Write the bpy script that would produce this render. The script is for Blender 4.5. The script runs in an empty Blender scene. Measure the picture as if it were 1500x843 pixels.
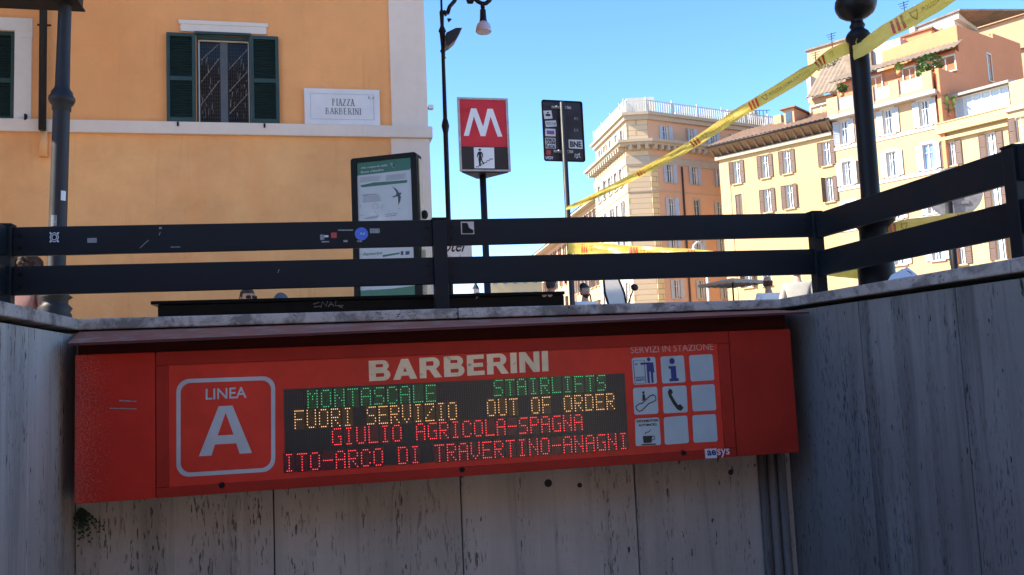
import bpy, math, random
from math import sin, cos, tan, radians as R, pi
from mathutils import Vector, Matrix, noise
random.seed(7)
scene = bpy.context.scene
C = scene.collection

# ---------------------------------------------------------------- camera
F_PX, YAW, PITCH, ROLL = 1240.0, R(12.6), R(5.5), R(-2.55)
_fw = Vector((sin(YAW)*cos(PITCH), cos(YAW)*cos(PITCH), sin(PITCH)))
_rt0 = Vector((cos(YAW), -sin(YAW), 0)); _up0 = _rt0.cross(_fw)
_rt = _rt0*cos(ROLL) + _up0*sin(ROLL); _up = _up0*cos(ROLL) - _rt0*sin(ROLL)
cam = bpy.data.objects.new('camera', bpy.data.cameras.new('camera')); C.objects.link(cam)
cam.data.sensor_width = 36; cam.data.lens = 36*F_PX/1500
cam.data.clip_start = 0.05; cam.data.clip_end = 3000
cam.matrix_world = Matrix(((_rt.x,_up.x,-_fw.x,0),(_rt.y,_up.y,-_fw.y,0),(_rt.z,_up.z,-_fw.z,0),(0,0,0,1)))
scene.camera = cam
scene.render.resolution_x = 1024; scene.render.resolution_y = 575

# ---------------------------------------------------------------- light
SUN_EL, SUN_AZ = R(38), R(-86)            # azimuth from +Y towards +X
world = bpy.data.worlds.new('World'); scene.world = world; world.use_nodes = True
wn = world.node_tree.nodes; wl = world.node_tree.links
sky = wn.new('ShaderNodeTexSky'); sky.sky_type = 'NISHITA'; sky.sun_disc = False
sky.sun_elevation = SUN_EL; sky.sun_rotation = SUN_AZ % (2*pi)
sky.altitude = 50; sky.air_density = 0.75; sky.dust_density = 0.0; sky.ozone_density = 2.0
bg = wn['Background']; bg.inputs['Strength'].default_value = 0.098
hs = wn.new('ShaderNodeHueSaturation'); hs.inputs['Saturation'].default_value = 1.18
wl.new(sky.outputs['Color'], hs.inputs['Color']); wl.new(hs.outputs['Color'], bg.inputs['Color'])
sl = bpy.data.lights.new('sun', 'SUN'); sl.energy = 3.1; sl.angle = R(0.5); sl.color = (1.0, 0.90, 0.74)
so = bpy.data.objects.new('sun', sl); C.objects.link(so)
_sd = Vector((sin(SUN_AZ)*cos(SUN_EL), cos(SUN_AZ)*cos(SUN_EL), sin(SUN_EL)))
so.rotation_euler = _sd.to_track_quat('Z', 'Y').to_euler(); so.location = (0, 0, 60)
scene.view_settings.view_transform = 'Standard'; scene.view_settings.look = 'None'
scene.view_settings.gamma = 1; scene.view_settings.exposure = 2.22
scene.render.engine = 'CYCLES'
scene.cycles.max_bounces = 6; scene.cycles.diffuse_bounces = 4

GZ = -0.30                                # street level (the eye is the origin)

# ---------------------------------------------------------------- helpers
def ray(px, py):
    return (_fw*F_PX + _rt*(px-750) + _up*(421.5-py)).normalized()
class Frame:
    """a vertical plane: x along it, y into what stands behind it, z up from the street"""
    def __init__(s, ox, oy, phi_deg):
        s.o = Vector((ox, oy, GZ)); s.a = R(phi_deg)
        s.d = Vector((cos(s.a), sin(s.a), 0)); s.n = Vector((-sin(s.a), cos(s.a), 0))
        s.M = Matrix.Translation(s.o) @ Matrix.Rotation(s.a, 4, 'Z')
    def at(s, px, py, y=0.0):
        r = ray(px, py); t = (s.o.dot(s.n) + y)/r.dot(s.n); p = r*t
        return (p - s.o).dot(s.d), p.z - GZ
    def w(s, u, y=0, z=0): return s.M @ Vector((u, y, z))
def on_ground(px, D):                     # point on the street under pixel column px (taken near the horizon) at depth D
    r = ray(px, 545); t = D/ (r.dot(Vector((sin(YAW),cos(YAW),0)))); p = r*t
    return p.x, p.y
def zof(px, py, x, y):                    # height of pixel row py above the street at plan point
    r = ray(px, py); t = math.hypot(x, y)/math.hypot(r.x, r.y); return r.z*t - GZ

class MB:
    def __init__(s, M=None): s.v=[]; s.f=[]; s.sm=[]; s.M=M or Matrix()
    def add(s, vs, fs, smooth=False):
        b=len(s.v); s.v += [s.M @ Vector(v) for v in vs]
        for f in fs: s.f.append([b+i for i in f]); s.sm.append(smooth)
        return s
    def box(s, x0,x1,y0,y1,z0,z1):
        return s.add([(x0,y0,z0),(x1,y0,z0),(x1,y1,z0),(x0,y1,z0),(x0,y0,z1),(x1,y0,z1),(x1,y1,z1),(x0,y1,z1)],
              [(0,3,2,1),(4,5,6,7),(0,1,5,4),(1,2,6,5),(2,3,7,6),(3,0,4,7)])
    def hexa(s, p): return s.add(p, [(0,3,2,1),(4,5,6,7),(0,1,5,4),(1,2,6,5),(2,3,7,6),(3,0,4,7)])
    def quad(s, *p): return s.add(p, [tuple(range(len(p)))])
    def prism(s, pts, y0, y1):            # polygon in x,z (seen from -y, counter-clockwise), extruded y0..y1 (y0 front)
        n=len(pts); vs=[(x,y0,z) for x,z in pts]+[(x,y1,z) for x,z in pts]
        return s.add(vs, [tuple(range(n)), tuple(reversed(range(n,2*n)))]+[(i,i+n,(i+1)%n+n,(i+1)%n) for i in range(n)])
    def slab(s, pts, z0, z1):             # polygon in x,y extruded vertically
        n=len(pts); vs=[(x,y,z0) for x,y in pts]+[(x,y,z1) for x,y in pts]
        return s.add(vs, [tuple(reversed(range(n))), tuple(range(n,2*n))]+[(i,(i+1)%n,(i+1)%n+n,i+n) for i in range(n)])
    def lathe(s, prof, cx=0, cy=0, n=20, smooth=True, cap=True):
        vs=[]; fs=[]
        for r,z in prof:
            for k in range(n): vs.append((cx+r*cos(2*pi*k/n), cy+r*sin(2*pi*k/n), z))
        for i in range(len(prof)-1):
            for k in range(n): fs.append((i*n+k, i*n+(k+1)%n, (i+1)*n+(k+1)%n, (i+1)*n+k))
        s.add(vs, fs, smooth)
        if cap:
            b=len(s.v)-len(vs)
            s.f.append([b+k for k in reversed(range(n))]); s.sm.append(False)
            s.f.append([b+(len(prof)-1)*n+k for k in range(n)]); s.sm.append(False)
        return s
    def tube(s, path, r, n=8, cap=True):
        P=[Vector(p) for p in path]; vs=[]; fs=[]; rr = r if isinstance(r,(list,tuple)) else [r]*len(P)
        up=None
        for i,p in enumerate(P):
            t=(P[min(i+1,len(P)-1)]-P[max(i-1,0)]).normalized()
            if up is None:
                up = Vector((0,0,1)) if abs(t.z)<.9 else Vector((1,0,0))
            a=t.cross(up).normalized(); b=a.cross(t).normalized(); up=b
            for k in range(n): vs.append(p+a*rr[i]*cos(2*pi*k/n)+b*rr[i]*sin(2*pi*k/n))
        for i in range(len(P)-1):
            for k in range(n): fs.append((i*n+k,(i+1)*n+k,(i+1)*n+(k+1)%n,i*n+(k+1)%n))
        b0=len(s.v); s.add(vs,fs,True)
        if cap: s.f.append([b0+k for k in range(n)]); s.sm.append(False); s.f.append([b0+(len(P)-1)*n+k for k in reversed(range(n))]); s.sm.append(False)
        return s
    def sphere(s, c, r, nu=14, nv=9):
        rx,ry,rz = r if isinstance(r,(tuple,list)) else (r,r,r); vs=[(c[0],c[1],c[2]-rz)]; fs=[]
        for j in range(1,nv):
            a=-pi/2+pi*j/nv
            for k in range(nu): vs.append((c[0]+rx*cos(a)*cos(2*pi*k/nu), c[1]+ry*cos(a)*sin(2*pi*k/nu), c[2]+rz*sin(a)))
        vs.append((c[0],c[1],c[2]+rz)); t=len(vs)-1
        for k in range(nu):
            k2=(k+1)%nu; fs.append((0,1+k2,1+k)); fs.append((t,1+(nv-2)*nu+k,1+(nv-2)*nu+k2))
            for j in range(nv-2): fs.append((1+j*nu+k,1+j*nu+k2,1+(j+1)*nu+k2,1+(j+1)*nu+k))
        return s.add(vs,fs,True)
    def mesh(s, name, mat):
        used=sorted({i for f in s.f for i in f})
        if len(used)<len(s.v): mp={j:i for i,j in enumerate(used)}; s.v=[s.v[j] for j in used]; s.f=[[mp[i] for i in f] for f in s.f]
        me=bpy.data.meshes.new(name); me.from_pydata([tuple(v) for v in s.v],[],s.f)
        me.polygons.foreach_set('use_smooth', s.sm); me.materials.append(mat); me.update(); return me
    def build(s, name, mat, parent=None, bevel=0, kind=None, label=None):
        return place(name, s.mesh(name, mat), parent, bevel=bevel, kind=kind, label=label)
def place(name, me, parent=None, loc=(0,0,0), rz=0, bevel=0, kind=None, label=None):
    o=bpy.data.objects.new(name, me); C.objects.link(o); o.parent=parent; o.location=loc; o.rotation_euler=(0,0,rz)
    if bevel:
        m=o.modifiers.new('bevel','BEVEL'); m.width=bevel; m.segments=2; m.limit_method='ANGLE'; m.angle_limit=R(40)
    if kind: o['kind']=kind
    if label: o['label']=label
    return o
def thing(name, label, cat, loc=(0,0,0), rz=0, group=None):
    o=bpy.data.objects.new(name,None); C.objects.link(o); o.location=loc; o.rotation_euler=(0,0,rz)
    o.empty_display_size=.2; o['label']=label; o['category']=cat
    if group: o['group']=group
    return o
def tag(o, label, cat, group=None):
    o['label']=label; o['category']=cat
    if group: o['group']=group
    return o

# ---------------------------------------------------------------- materials
def new_mat(name):
    m=bpy.data.materials.new(name); m.use_nodes=True; nt=m.node_tree
    return m, nt.nodes, nt.links, nt.nodes['Principled BSDF']
def mixc(n,l,fac,a,b):
    x=n.new('ShaderNodeMix'); x.data_type='RGBA'
    for s,i in ((fac,0),(a,6),(b,7)):
        if hasattr(s,'links'): l.new(s,x.inputs[i])
        elif i==0: x.inputs[0].default_value=s
        else: x.inputs[i].default_value=(*s,1)
    return x.outputs[2]
def ramp(n,l,src,a,b,lo=0,hi=1):
    r=n.new('ShaderNodeMapRange'); l.new(src,r.inputs[0])
    for i,v in enumerate((a,b,lo,hi)): r.inputs[i+1].default_value=v
    return r.outputs[0]
def tex(n,l,scale,detail=4,rough=.6,vec=(1,1,1),kind='Object',rand=False,dist=0):
    tc=n.new('ShaderNodeTexCoord'); mp=n.new('ShaderNodeMapping'); mp.inputs['Scale'].default_value=vec
    l.new(tc.outputs[kind],mp.inputs[0])
    if rand:
        oi=n.new('ShaderNodeObjectInfo'); ml=n.new('ShaderNodeMath'); ml.operation='MULTIPLY'; ml.inputs[1].default_value=37
        l.new(oi.outputs['Random'],ml.inputs[0]); cb=n.new('ShaderNodeCombineXYZ')
        for i in range(3): l.new(ml.outputs[0],cb.inputs[i])
        l.new(cb.outputs[0],mp.inputs['Location'])
    nz=n.new('ShaderNodeTexNoise'); nz.inputs['Scale'].default_value=scale; nz.inputs['Detail'].default_value=detail
    nz.inputs['Roughness'].default_value=rough; nz.inputs['Distortion'].default_value=dist; l.new(mp.outputs[0],nz.inputs['Vector'])
    return nz.outputs[0]
def bump(n,l,p,h,strength,dist=.01):
    b=n.new('ShaderNodeBump'); b.inputs['Strength'].default_value=strength; b.inputs['Distance'].default_value=dist
    l.new(h,b.inputs['Height']); l.new(b.outputs[0],p.inputs['Normal'])
def plain(name, col, rough=.6, metal=0, var=.12, scale=6, bmp=.08, spec=.5, bd=.004):
    m,n,l,p=new_mat(name); t=tex(n,l,scale,5)
    f=ramp(n,l,t,.3,.7); d=tuple(c*(1-var) for c in col); e=tuple(min(1,c*(1+var)) for c in col)
    l.new(mixc(n,l,f,d,e),p.inputs['Base Color']); p.inputs['Roughness'].default_value=rough
    p.inputs['Metallic'].default_value=metal; p.inputs['Specular IOR Level'].default_value=spec
    t2=tex(n,l,scale*14,4); 
    if bmp: bump(n,l,p,t2,bmp,bd)
    return m
def stucco(name, col, var=.10, stain=(.5,.4,.3), sfac=.25, sc=.8, rough=.9, bmp=.25, patch=0, crack=0):
    m,n,l,p=new_mat(name)
    a=tex(n,l,sc,6,.65); b=tex(n,l,sc*9,5,.6); c=tex(n,l,sc*1.3,7,.7,vec=(2.2,2.2,.45))
    d=tuple(x*(1-var) for x in col); e=tuple(min(1,x*(1+var*.7)) for x in col)
    k=mixc(n,l,ramp(n,l,a,.35,.65),d,e)
    k=mixc(n,l,ramp(n,l,b,.3,.75,0,.22),k,tuple(x*.75 for x in col))
    k=mixc(n,l,ramp(n,l,c,.5,.78,0,sfac),k,tuple(x*y*1.15 for x,y in zip(col,stain)))
    e2=tex(n,l,sc*.9,3,.5,vec=(1,1,1.6)); k=mixc(n,l,ramp(n,l,e2,.52,.56,0,patch),k,tuple(min(1,x*1.22+.02) for x in col))
    f2=tex(n,l,sc*7,5,.7,vec=(1,1,.06)); k=mixc(n,l,ramp(n,l,f2,.58,.78,0,sfac*.9),k,tuple(x*.55 for x in col))
    if crack:
        vt=n.new('ShaderNodeTexVoronoi'); vt.feature='DISTANCE_TO_EDGE'; vt.inputs['Scale'].default_value=.55
        tc=n.new('ShaderNodeTexCoord'); ad=n.new('ShaderNodeMix'); ad.data_type='RGBA'; ad.blend_type='ADD'; ad.inputs[0].default_value=.9
        nz=n.new('ShaderNodeTexNoise'); nz.inputs['Scale'].default_value=1.6; nz.inputs['Detail'].default_value=8; l.new(tc.outputs['Object'],nz.inputs['Vector'])
        l.new(tc.outputs['Object'],ad.inputs[6]); l.new(nz.outputs['Color'],ad.inputs[7]); l.new(ad.outputs[2],vt.inputs['Vector'])
        k=mixc(n,l,ramp(n,l,vt.outputs['Distance'],.0,.004,crack,0),k,tuple(x*.35 for x in col))
    l.new(k,p.inputs['Base Color']); p.inputs['Roughness'].default_value=rough; p.inputs['Specular IOR Level'].default_value=.25
    bump(n,l,p,tex(n,l,sc*90,4,.7),bmp,.004); return m
def travertine(name, col, vert=True, dark=(.03,.027,.026), dirt=.5):
    m,n,l,p=new_mat(name)
    def mul(x,y):
        q=n.new('ShaderNodeMath'); q.operation='MULTIPLY'; l.new(x,q.inputs[0]); l.new(y,q.inputs[1]); return q.outputs[0]
    v=(1,1,.05) if vert else (.5,.5,1.2)
    a=tex(n,l,7,6,.7,vec=v,rand=True); c=tex(n,l,1.6,6,.65,rand=True); g=tex(n,l,120,3,.6,rand=True)
    k=mixc(n,l,ramp(n,l,a,.3,.7),tuple(x*.84 for x in col),tuple(x*1.08 for x in col))
    k=mixc(n,l,ramp(n,l,c,.38,.72,0,.45),k,(col[0]*.62,col[1]*.60,col[2]*.60))
    k=mixc(n,l,ramp(n,l,g,.35,.7,0,.22),k,tuple(x*.55 for x in col))
    # grime run-offs, long and soft edged
    st=tex(n,l,5.5,4,.75,vec=(1,1,.045) if vert else (1,1,1),rand=True,dist=.4)
    k=mixc(n,l,ramp(n,l,st,.50 if vert else .46,.72 if vert else .60,0,dirt),k,tuple(x*.24 for x in col))
    # pits: short dark dashes crowding along the bedding lines
    band=ramp(n,l,tex(n,l,8,4,.7,vec=(1,1,.06) if vert else (.6,.6,2),rand=True),.46,.58)
    pit=ramp(n,l,tex(n,l,115,3,.55,vec=(1,1,.15) if vert else (.45,.45,1),rand=True),.585,.64)
    few=ramp(n,l,tex(n,l,38,3,.5,vec=(1,1,.28) if vert else (.5,.5,1),rand=True),.70,.72)
    area=ramp(n,l,tex(n,l,1.7,3,.6,vec=(1,1,.6),rand=True),.36,.58,.30,1)
    mx=n.new('ShaderNodeMath'); mx.operation='MAXIMUM'; l.new(mul(mul(band,area),pit),mx.inputs[0]); l.new(few,mx.inputs[1]); pm=mx.outputs[0]
    k=mixc(n,l,pm,k,dark)
    oi=n.new('ShaderNodeObjectInfo'); k=mixc(n,l,ramp(n,l,oi.outputs['Random'],0,1,0,.30),k,tuple(x*.55 for x in col))
    big=tex(n,l,.9,4,.6,rand=True); k=mixc(n,l,ramp(n,l,big,.5,.7,0,.4),k,(col[0]*.52,col[1]*.50,col[2]*.47))
    l.new(k,p.inputs['Base Color']); p.inputs['Roughness'].default_value=.85; p.inputs['Specular IOR Level'].default_value=.2
    sb=n.new('ShaderNodeMath'); sb.operation='SUBTRACT'; l.new(a,sb.inputs[0]); l.new(pm,sb.inputs[1])
    bump(n,l,p,sb.outputs[0],.7,.006); return m
def grimy(name, col, wear, rough=.45, wf=(.62,.70), ws=18, spec=.5):   # paint with speckled wear
    m,n,l,p=new_mat(name)
    a=tex(n,l,2.5,6,.65); b=tex(n,l,ws,8,.75); c=tex(n,l,5,5,.6,vec=(1,1,.25))
    k=mixc(n,l,ramp(n,l,a,.35,.7),tuple(x*.82 for x in col),tuple(x*1.12 for x in col))
    k=mixc(n,l,ramp(n,l,c,.55,.8,0,.35),k,tuple(x*.45+.01 for x in col))
    k=mixc(n,l,ramp(n,l,b,wf[0],wf[1]),k,wear)
    l.new(k,p.inputs['Base Color']); l.new(ramp(n,l,a,.3,.7,rough-.1,rough+.15),p.inputs['Roughness'])
    p.inputs['Specular IOR Level'].default_value=spec
    bump(n,l,p,b,.12,.003); return m
def emis(name, col, st):
    m,n,l,p=new_mat(name); p.inputs['Base Color'].default_value=(*[c*.3 for c in col],1)
    p.inputs['Emission Color'].default_value=(*col,1); p.inputs['Emission Strength'].default_value=st; return m
def glassy(name, col, rough=.06, spec=.9, ws=3):
    m,n,l,p=new_mat(name); t=tex(n,l,ws,3)
    l.new(mixc(n,l,ramp(n,l,t,.35,.65),tuple(c*.7 for c in col),tuple(c*1.4 for c in col)),p.inputs['Base Color'])
    p.inputs['Roughness'].default_value=rough; p.inputs['Specular IOR Level'].default_value=spec
    bump(n,l,p,tex(n,l,1.2,2),.06,.02); return m
def bricky(name, c1, c2, mortar, w, h, msize=.012, bmp=.4, noise_s=2.0):
    m,n,l,p=new_mat(name); tc=n.new('ShaderNodeTexCoord'); sx=n.new('ShaderNodeSeparateXYZ'); l.new(tc.outputs['Object'],sx.inputs[0])
    ad=n.new('ShaderNodeMath'); ad.operation='ADD'; l.new(sx.outputs[0],ad.inputs[0]); l.new(sx.outputs[1],ad.inputs[1])
    cb=n.new('ShaderNodeCombineXYZ'); l.new(ad.outputs[0],cb.inputs[0]); l.new(sx.outputs[2],cb.inputs[1])
    b=n.new('ShaderNodeTexBrick'); l.new(cb.outputs[0],b.inputs['Vector']); b.inputs['Scale'].default_value=1
    b.inputs['Brick Width'].default_value=w; b.inputs['Row Height'].default_value=h; b.inputs['Mortar Size'].default_value=msize
    b.inputs['Color1'].default_value=(*c1,1); b.inputs['Color2'].default_value=(*c2,1); b.inputs['Mortar'].default_value=(*mortar,1)
    t=tex(n,l,noise_s,5)
    l.new(mixc(n,l,ramp(n,l,t,.35,.75,0,.3),b.outputs[0],tuple(c*.6 for c in c1)),p.inputs['Base Color'])
    p.inputs['Roughness'].default_value=.85
    iv=n.new('ShaderNodeMath'); iv.operation='SUBTRACT'; iv.inputs[0].default_value=1; l.new(b.outputs[1],iv.inputs[1])
    bump(n,l,p,iv.outputs[0],bmp,.02); return m
def rooftile(name, col):
    m,n,l,p=new_mat(name); a=tex(n,l,1.2,6,.7); b=tex(n,l,14,3,.6)
    k=mixc(n,l,ramp(n,l,a,.3,.7),tuple(c*.6 for c in col),tuple(c*1.25 for c in col))
    k=mixc(n,l,ramp(n,l,b,.45,.7,0,.5),k,tuple(c*.5 for c in col))
    l.new(k,p.inputs['Base Color']); p.inputs['Roughness'].default_value=.9; bump(n,l,p,b,.4,.05); return m

M={}
M['trav']=travertine('travertine_cladding',(.57,.52,.455),dirt=.6)
M['trav_shaded']=travertine('shaded_travertine_cladding',(.275,.25,.23),dirt=.75)  # darker copy of the travertine; the right wall's shade is in its colour
M['cope']=travertine('travertine_coping',(.58,.49,.43),vert=False,dirt=.85)
M['joint']=plain('dark_joint_mortar',(.035,.033,.032),.95)  # near-black mortar of the slab core and joints
M['red']=grimy('red_enamel_shaded',(.40,.028,.016),(.40,.10,.06),.5,(.64,.72),30,.15)  # red toned down to put the dimmer light at right into the colour
M['red_side']=grimy('red_enamel_speckled',(.58,.034,.018),(.42,.17,.12),.5,(.57,.66),70,.15)
def speckled_red():
    m,n,l,p=new_mat('red_enamel_fading_edge')
    a=tex(n,l,2.5,6,.65); b=tex(n,l,110,5,.7); tc=n.new('ShaderNodeTexCoord'); sx=n.new('ShaderNodeSeparateXYZ'); l.new(tc.outputs['Object'],sx.inputs[0])
    gx=ramp(n,l,sx.outputs[0],-1.802,-1.60,.19,.0); ad=n.new('ShaderNodeMath'); ad.operation='ADD'; l.new(b,ad.inputs[0]); l.new(gx,ad.inputs[1])
    k=mixc(n,l,ramp(n,l,a,.35,.7),(.46,.026,.015),(.60,.036,.019)); k=mixc(n,l,ramp(n,l,ad.outputs[0],.62,.72,0,.36),k,(.40,.22,.18))
    l.new(k,p.inputs['Base Color']); p.inputs['Roughness'].default_value=.55; p.inputs['Specular IOR Level'].default_value=.15; bump(n,l,p,b,.15,.002); return m
M['red_side']=speckled_red()
M['red_print']=grimy('red_sign_film',(.70,.048,.026),(.48,.08,.05),.4,(.66,.76),12,.2)
M['red_dark']=grimy('dark_red_recess',(.10,.014,.011),(.07,.02,.02),.7)
M['recess']=plain('shaded_recess_red',(.050,.010,.008),.9,spec=.1)  # maroon blackened to paint in the shade beneath the hood
M['hood']=grimy('faded_hood_paint',(.40,.135,.085),(.36,.24,.18),.8,(.50,.66),7,.15)
M['seam']=plain('black_seam',(.012,.008,.008),.8)
M['sign_grey']=grimy('grey_print',(.50,.52,.53),(.36,.34,.33),.4,(.66,.74),24)
M['sign_cream']=grimy('cream_print',(.95,.72,.44),(.30,.14,.09),.45,(.60,.66),26)
M['sign_tile']=plain('pale_blue_tile',(.42,.50,.52),.35,var=.06)
M['navy']=plain('navy_print',(.02,.03,.17),.5)
M['blackprint']=plain('black_print',(.012,.014,.018),.5)
M['whiteprint']=plain('white_print',(.62,.63,.66),.5,var=.05)
M['serv']=plain('faded_pink_print',(.62,.32,.28),.5)
M['ledback']=plain('led_module_black',(.012,.014,.018),.35)
M['leddim']=plain('unlit_led',(.06,.07,.085),.35)
M['ledr']=emis('led_red',(1,.05,.06),.62); M['ledg']=emis('led_green',(.12,.95,.35),.20); M['leda']=emis('led_amber',(1,.55,.22),.42)
M['haloR']=plain('led_red_glow_tint',(.11,.006,.012),.3); M['haloG']=plain('led_green_glow_tint',(.008,.075,.025),.3); M['haloA']=plain('led_amber_glow_tint',(.11,.045,.008),.3)  # dim tints painted behind the lit letters as their halo
M['rail']=grimy('dark_railing_paint',(.0095,.0125,.0165),(.06,.045,.035),.5,(.64,.70),30,.2)
M['iron']=grimy('cast_iron_paint',(.024,.023,.026),(.09,.08,.07),.42,(.66,.78),20,.25)
M['iron_black']=grimy('black_iron_paint',(.007,.007,.009),(.03,.03,.03),.45,(.70,.80),20,.2)
M['boxblack']=grimy('black_box_paint',(.008,.008,.010),(.03,.03,.034),.55,(.70,.80),20,.2)
M['ochre']=stucco('orange_stucco',(.93,.41,.15),.10,(.75,.62,.5),.35,.45,patch=.10,crack=.10)
M['ochre_low']=stucco('orange_stucco_weathered',(.96,.455,.18),.16,(.78,.6,.45),.5,.8,patch=.14,crack=.12)
M['plaster']=stucco('grey_pink_plaster',(.82,.67,.55),.05,(.8,.78,.75),.25,.9)
M['whitetrim']=stucco('off_white_trim',(.78,.69,.60),.05,(.8,.78,.75),.25,1.2)
M['marble']=plain('white_marble',(.74,.70,.68),.4,var=.07,scale=3)
M['green_sh']=plain('dark_green_shutter_paint',(.020,.052,.045),.45,var=.15)
M['green_slat']=plain('dark_green_slat_paint',(.014,.036,.032),.5,var=.15)
M['darkglass']=glassy('dark_window_glass',(.010,.010,.012),.06,.28)
M['farglass']=glassy('far_window_glass',(.05,.065,.08),.05,.8,.6)
M['farglassblue']=glassy('blue_window_glass',(.16,.26,.48),.05,.8,.6)
M['steel']=plain('galvanised_steel',(.34,.35,.37),.35,metal=.7,var=.2,scale=12)
M['alu']=plain('aluminium_frame',(.45,.44,.42),.4,metal=.5,var=.2,scale=10)
M['mred']=grimy('metro_red_panel',(.60,.022,.035),(.42,.03,.035),.3,(.64,.76),5)
M['mwhite']=plain('metro_white',(.78,.77,.76),.4,var=.05)
M['mblack']=grimy('metro_black_panel',(.022,.017,.016),(.05,.035,.03),.35)
M['street']=bricky('pale_sett_paving',(.40,.335,.26),(.45,.385,.30),(.2,.165,.13),.12,.12,.01,.5)
M['step']=plain('pale_stone_step',(.46,.43,.40),.8)
M['concrete']=stucco('grey_concrete',(.24,.24,.245),.08)
M['stuccoA']=stucco('tan_stucco',(.60,.35,.22),.08,(.8,.7,.6),.3,.12,bmp=.1)  # even tan stucco used on several houses
M['rustA']=bricky('yellow_rusticated_plaster',(.57,.43,.28),(.55,.41,.26),(.40,.28,.14),1.6,.55,.035,.5,.2)
M['quoin']=bricky('yellow_quoins',(.66,.49,.25),(.68,.50,.26),(.34,.24,.12),1.2,.55,.035,.5,.2)
M['trimA']=stucco('cream_cornice',(.44,.36,.27),.06,(.7,.7,.65),.3,.3,bmp=.1)
M['stuccoB']=stucco('yellow_stucco',(.50,.35,.18),.06,(.9,.8,.7),.2,.15,bmp=.1)
M['stuccoC']=stucco('peach_stucco',(.50,.325,.19),.05,(.9,.85,.8),.2,.15,bmp=.1)
M['stuccoD']=stucco('pale_yellow_stucco',(.50,.37,.205),.05,(.9,.85,.8),.2,.15,bmp=.1)
M['terra']=stucco('terracotta_stucco',(.60,.24,.12),.07,(.85,.8,.75),.25,.2,bmp=.1)
M['peach']=stucco('salmon_stucco',(.52,.31,.185),.06,(.9,.85,.8),.2,.2,bmp=.1)
M['whitewash']=stucco('white_render',(.56,.53,.48),.04,(.9,.9,.88),.2,.3,bmp=.1)
M['greywall']=stucco('grey_render',(.42,.38,.35),.1,(.8,.8,.8),.3,.3,bmp=.1)
M['sh_brown']=plain('brown_shutter_paint',(.075,.032,.022),.6,var=.1,scale=1)
M['sh_blue']=plain('pale_blue_shutter_paint',(.42,.45,.50),.6,var=.06,scale=1)
M['sh_white']=plain('white_window_paint',(.74,.73,.70),.5,var=.04,scale=1)
M['curtain']=plain('white_curtain',(.62,.63,.60),.9,var=.12,scale=9,bmp=.4,bd=.05)
M['soffit']=plain('timber_soffit',(.20,.13,.08),.8,var=.2,scale=1)
M['roof']=rooftile('weathered_roof_tile',(.25,.15,.095)); M['roofgrey']=rooftile('grey_lichened_tile',(.24,.18,.13))
M['leaf']=plain('dark_leaf',(.05,.11,.03),.6,var=.4,scale=4); M['leaf2']=plain('light_leaf',(.17,.26,.06),.6,var=.4,scale=4)
M['fern']=plain('fern_leaf',(.025,.045,.018),.6,var=.4,scale=20)
M['skin']=plain('skin',(.52,.30,.21),.5,var=.08,scale=20); M['skin2']=plain('tanned_skin',(.42,.22,.14),.5,var=.08,scale=20)
M['hair']=plain('dark_hair',(.025,.016,.012),.55,var=.4,scale=60,bmp=.8,bd=.01); M['hairbrown']=plain('brown_curly_hair',(.075,.035,.018),.7,var=.5,scale=40,bmp=.9,bd=.02)
M['white_cloth']=plain('white_cotton',(.70,.70,.70),.85,var=.06); M['blue_cloth']=plain('navy_jacket',(.02,.03,.10),.8)
M['grey_cloth']=plain('pale_grey_shirt',(.30,.29,.27),.85); M['pink_cloth']=plain('pink_top',(.24,.12,.11),.85); M['jeans']=plain('dark_jeans',(.03,.04,.07),.85)
M['cap']=plain('slate_cap_cloth',(.08,.09,.12),.8)
M['paper']=plain('white_paper',(.70,.72,.78),.7,var=.05)
M['poster']=plain('poster_paper',(.36,.39,.43),.35,var=.04,scale=3); M['pgreen']=plain('poster_green',(.008,.085,.042),.35,var=.1)
M['pgrey']=plain('poster_text_grey',(.20,.24,.30),.5); M['pdark']=plain('poster_dark_ink',(.02,.04,.055),.5)
M['plasticblk']=plain('black_frame',(.008,.010,.010),.6,spec=.15)
M['beige']=plain('beige_enamel',(.42,.37,.28),.5)
M['sbacking']=glassy('dark_sign_back',(.018,.022,.032),.30,.5,6)
M['bluestick']=plain('blue_sticker',(.05,.14,.55),.4,var=.25,scale=60); M['redstick']=plain('red_sticker',(.45,.05,.05),.5)
M['pinkstick']=plain('pale_pink_sticker',(.55,.42,.40),.5,var=.1,scale=60); M['yellowband']=plain('lime_band',(.45,.48,.06),.5)
M['greystick']=plain('worn_sticker_and_glare_grey',(.22,.23,.24),.6,var=.4,scale=80)
M['lampglass']=plain('mauve_opal_glass',(.42,.40,.50),.25)
def tape_mat():
    m,n,l,p=new_mat('yellow_plastic_tape'); out=n['Material Output']
    t=tex(n,l,9,4); k=mixc(n,l,ramp(n,l,t,.3,.7),(.70,.50,.08),(.80,.61,.14))
    l.new(k,p.inputs['Base Color']); p.inputs['Roughness'].default_value=.32
    tr=n.new('ShaderNodeBsdfTranslucent'); l.new(k,tr.inputs[0]); mx=n.new('ShaderNodeMixShader'); mx.inputs[0].default_value=.6
    l.new(p.outputs[0],mx.inputs[1]); l.new(tr.outputs[0],mx.inputs[2]); l.new(mx.outputs[0],out.inputs[0])
    bump(n,l,p,tex(n,l,14,3,vec=(1,1,3)),.35,.01); return m
M['tape']=tape_mat(); M['tapered']=plain('tape_red_ink',(.50,.035,.015),.4); M['tapeink']=plain('tape_brown_ink',(.40,.24,.04),.4)
def screen_mat():
    m,n,l,p=new_mat('scooter_screen'); p.inputs['Base Color'].default_value=(.75,.74,.66,1); p.inputs['Roughness'].default_value=.1
    p.inputs['Transmission Weight'].default_value=.6; return m
M['screen']=screen_mat()

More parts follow.
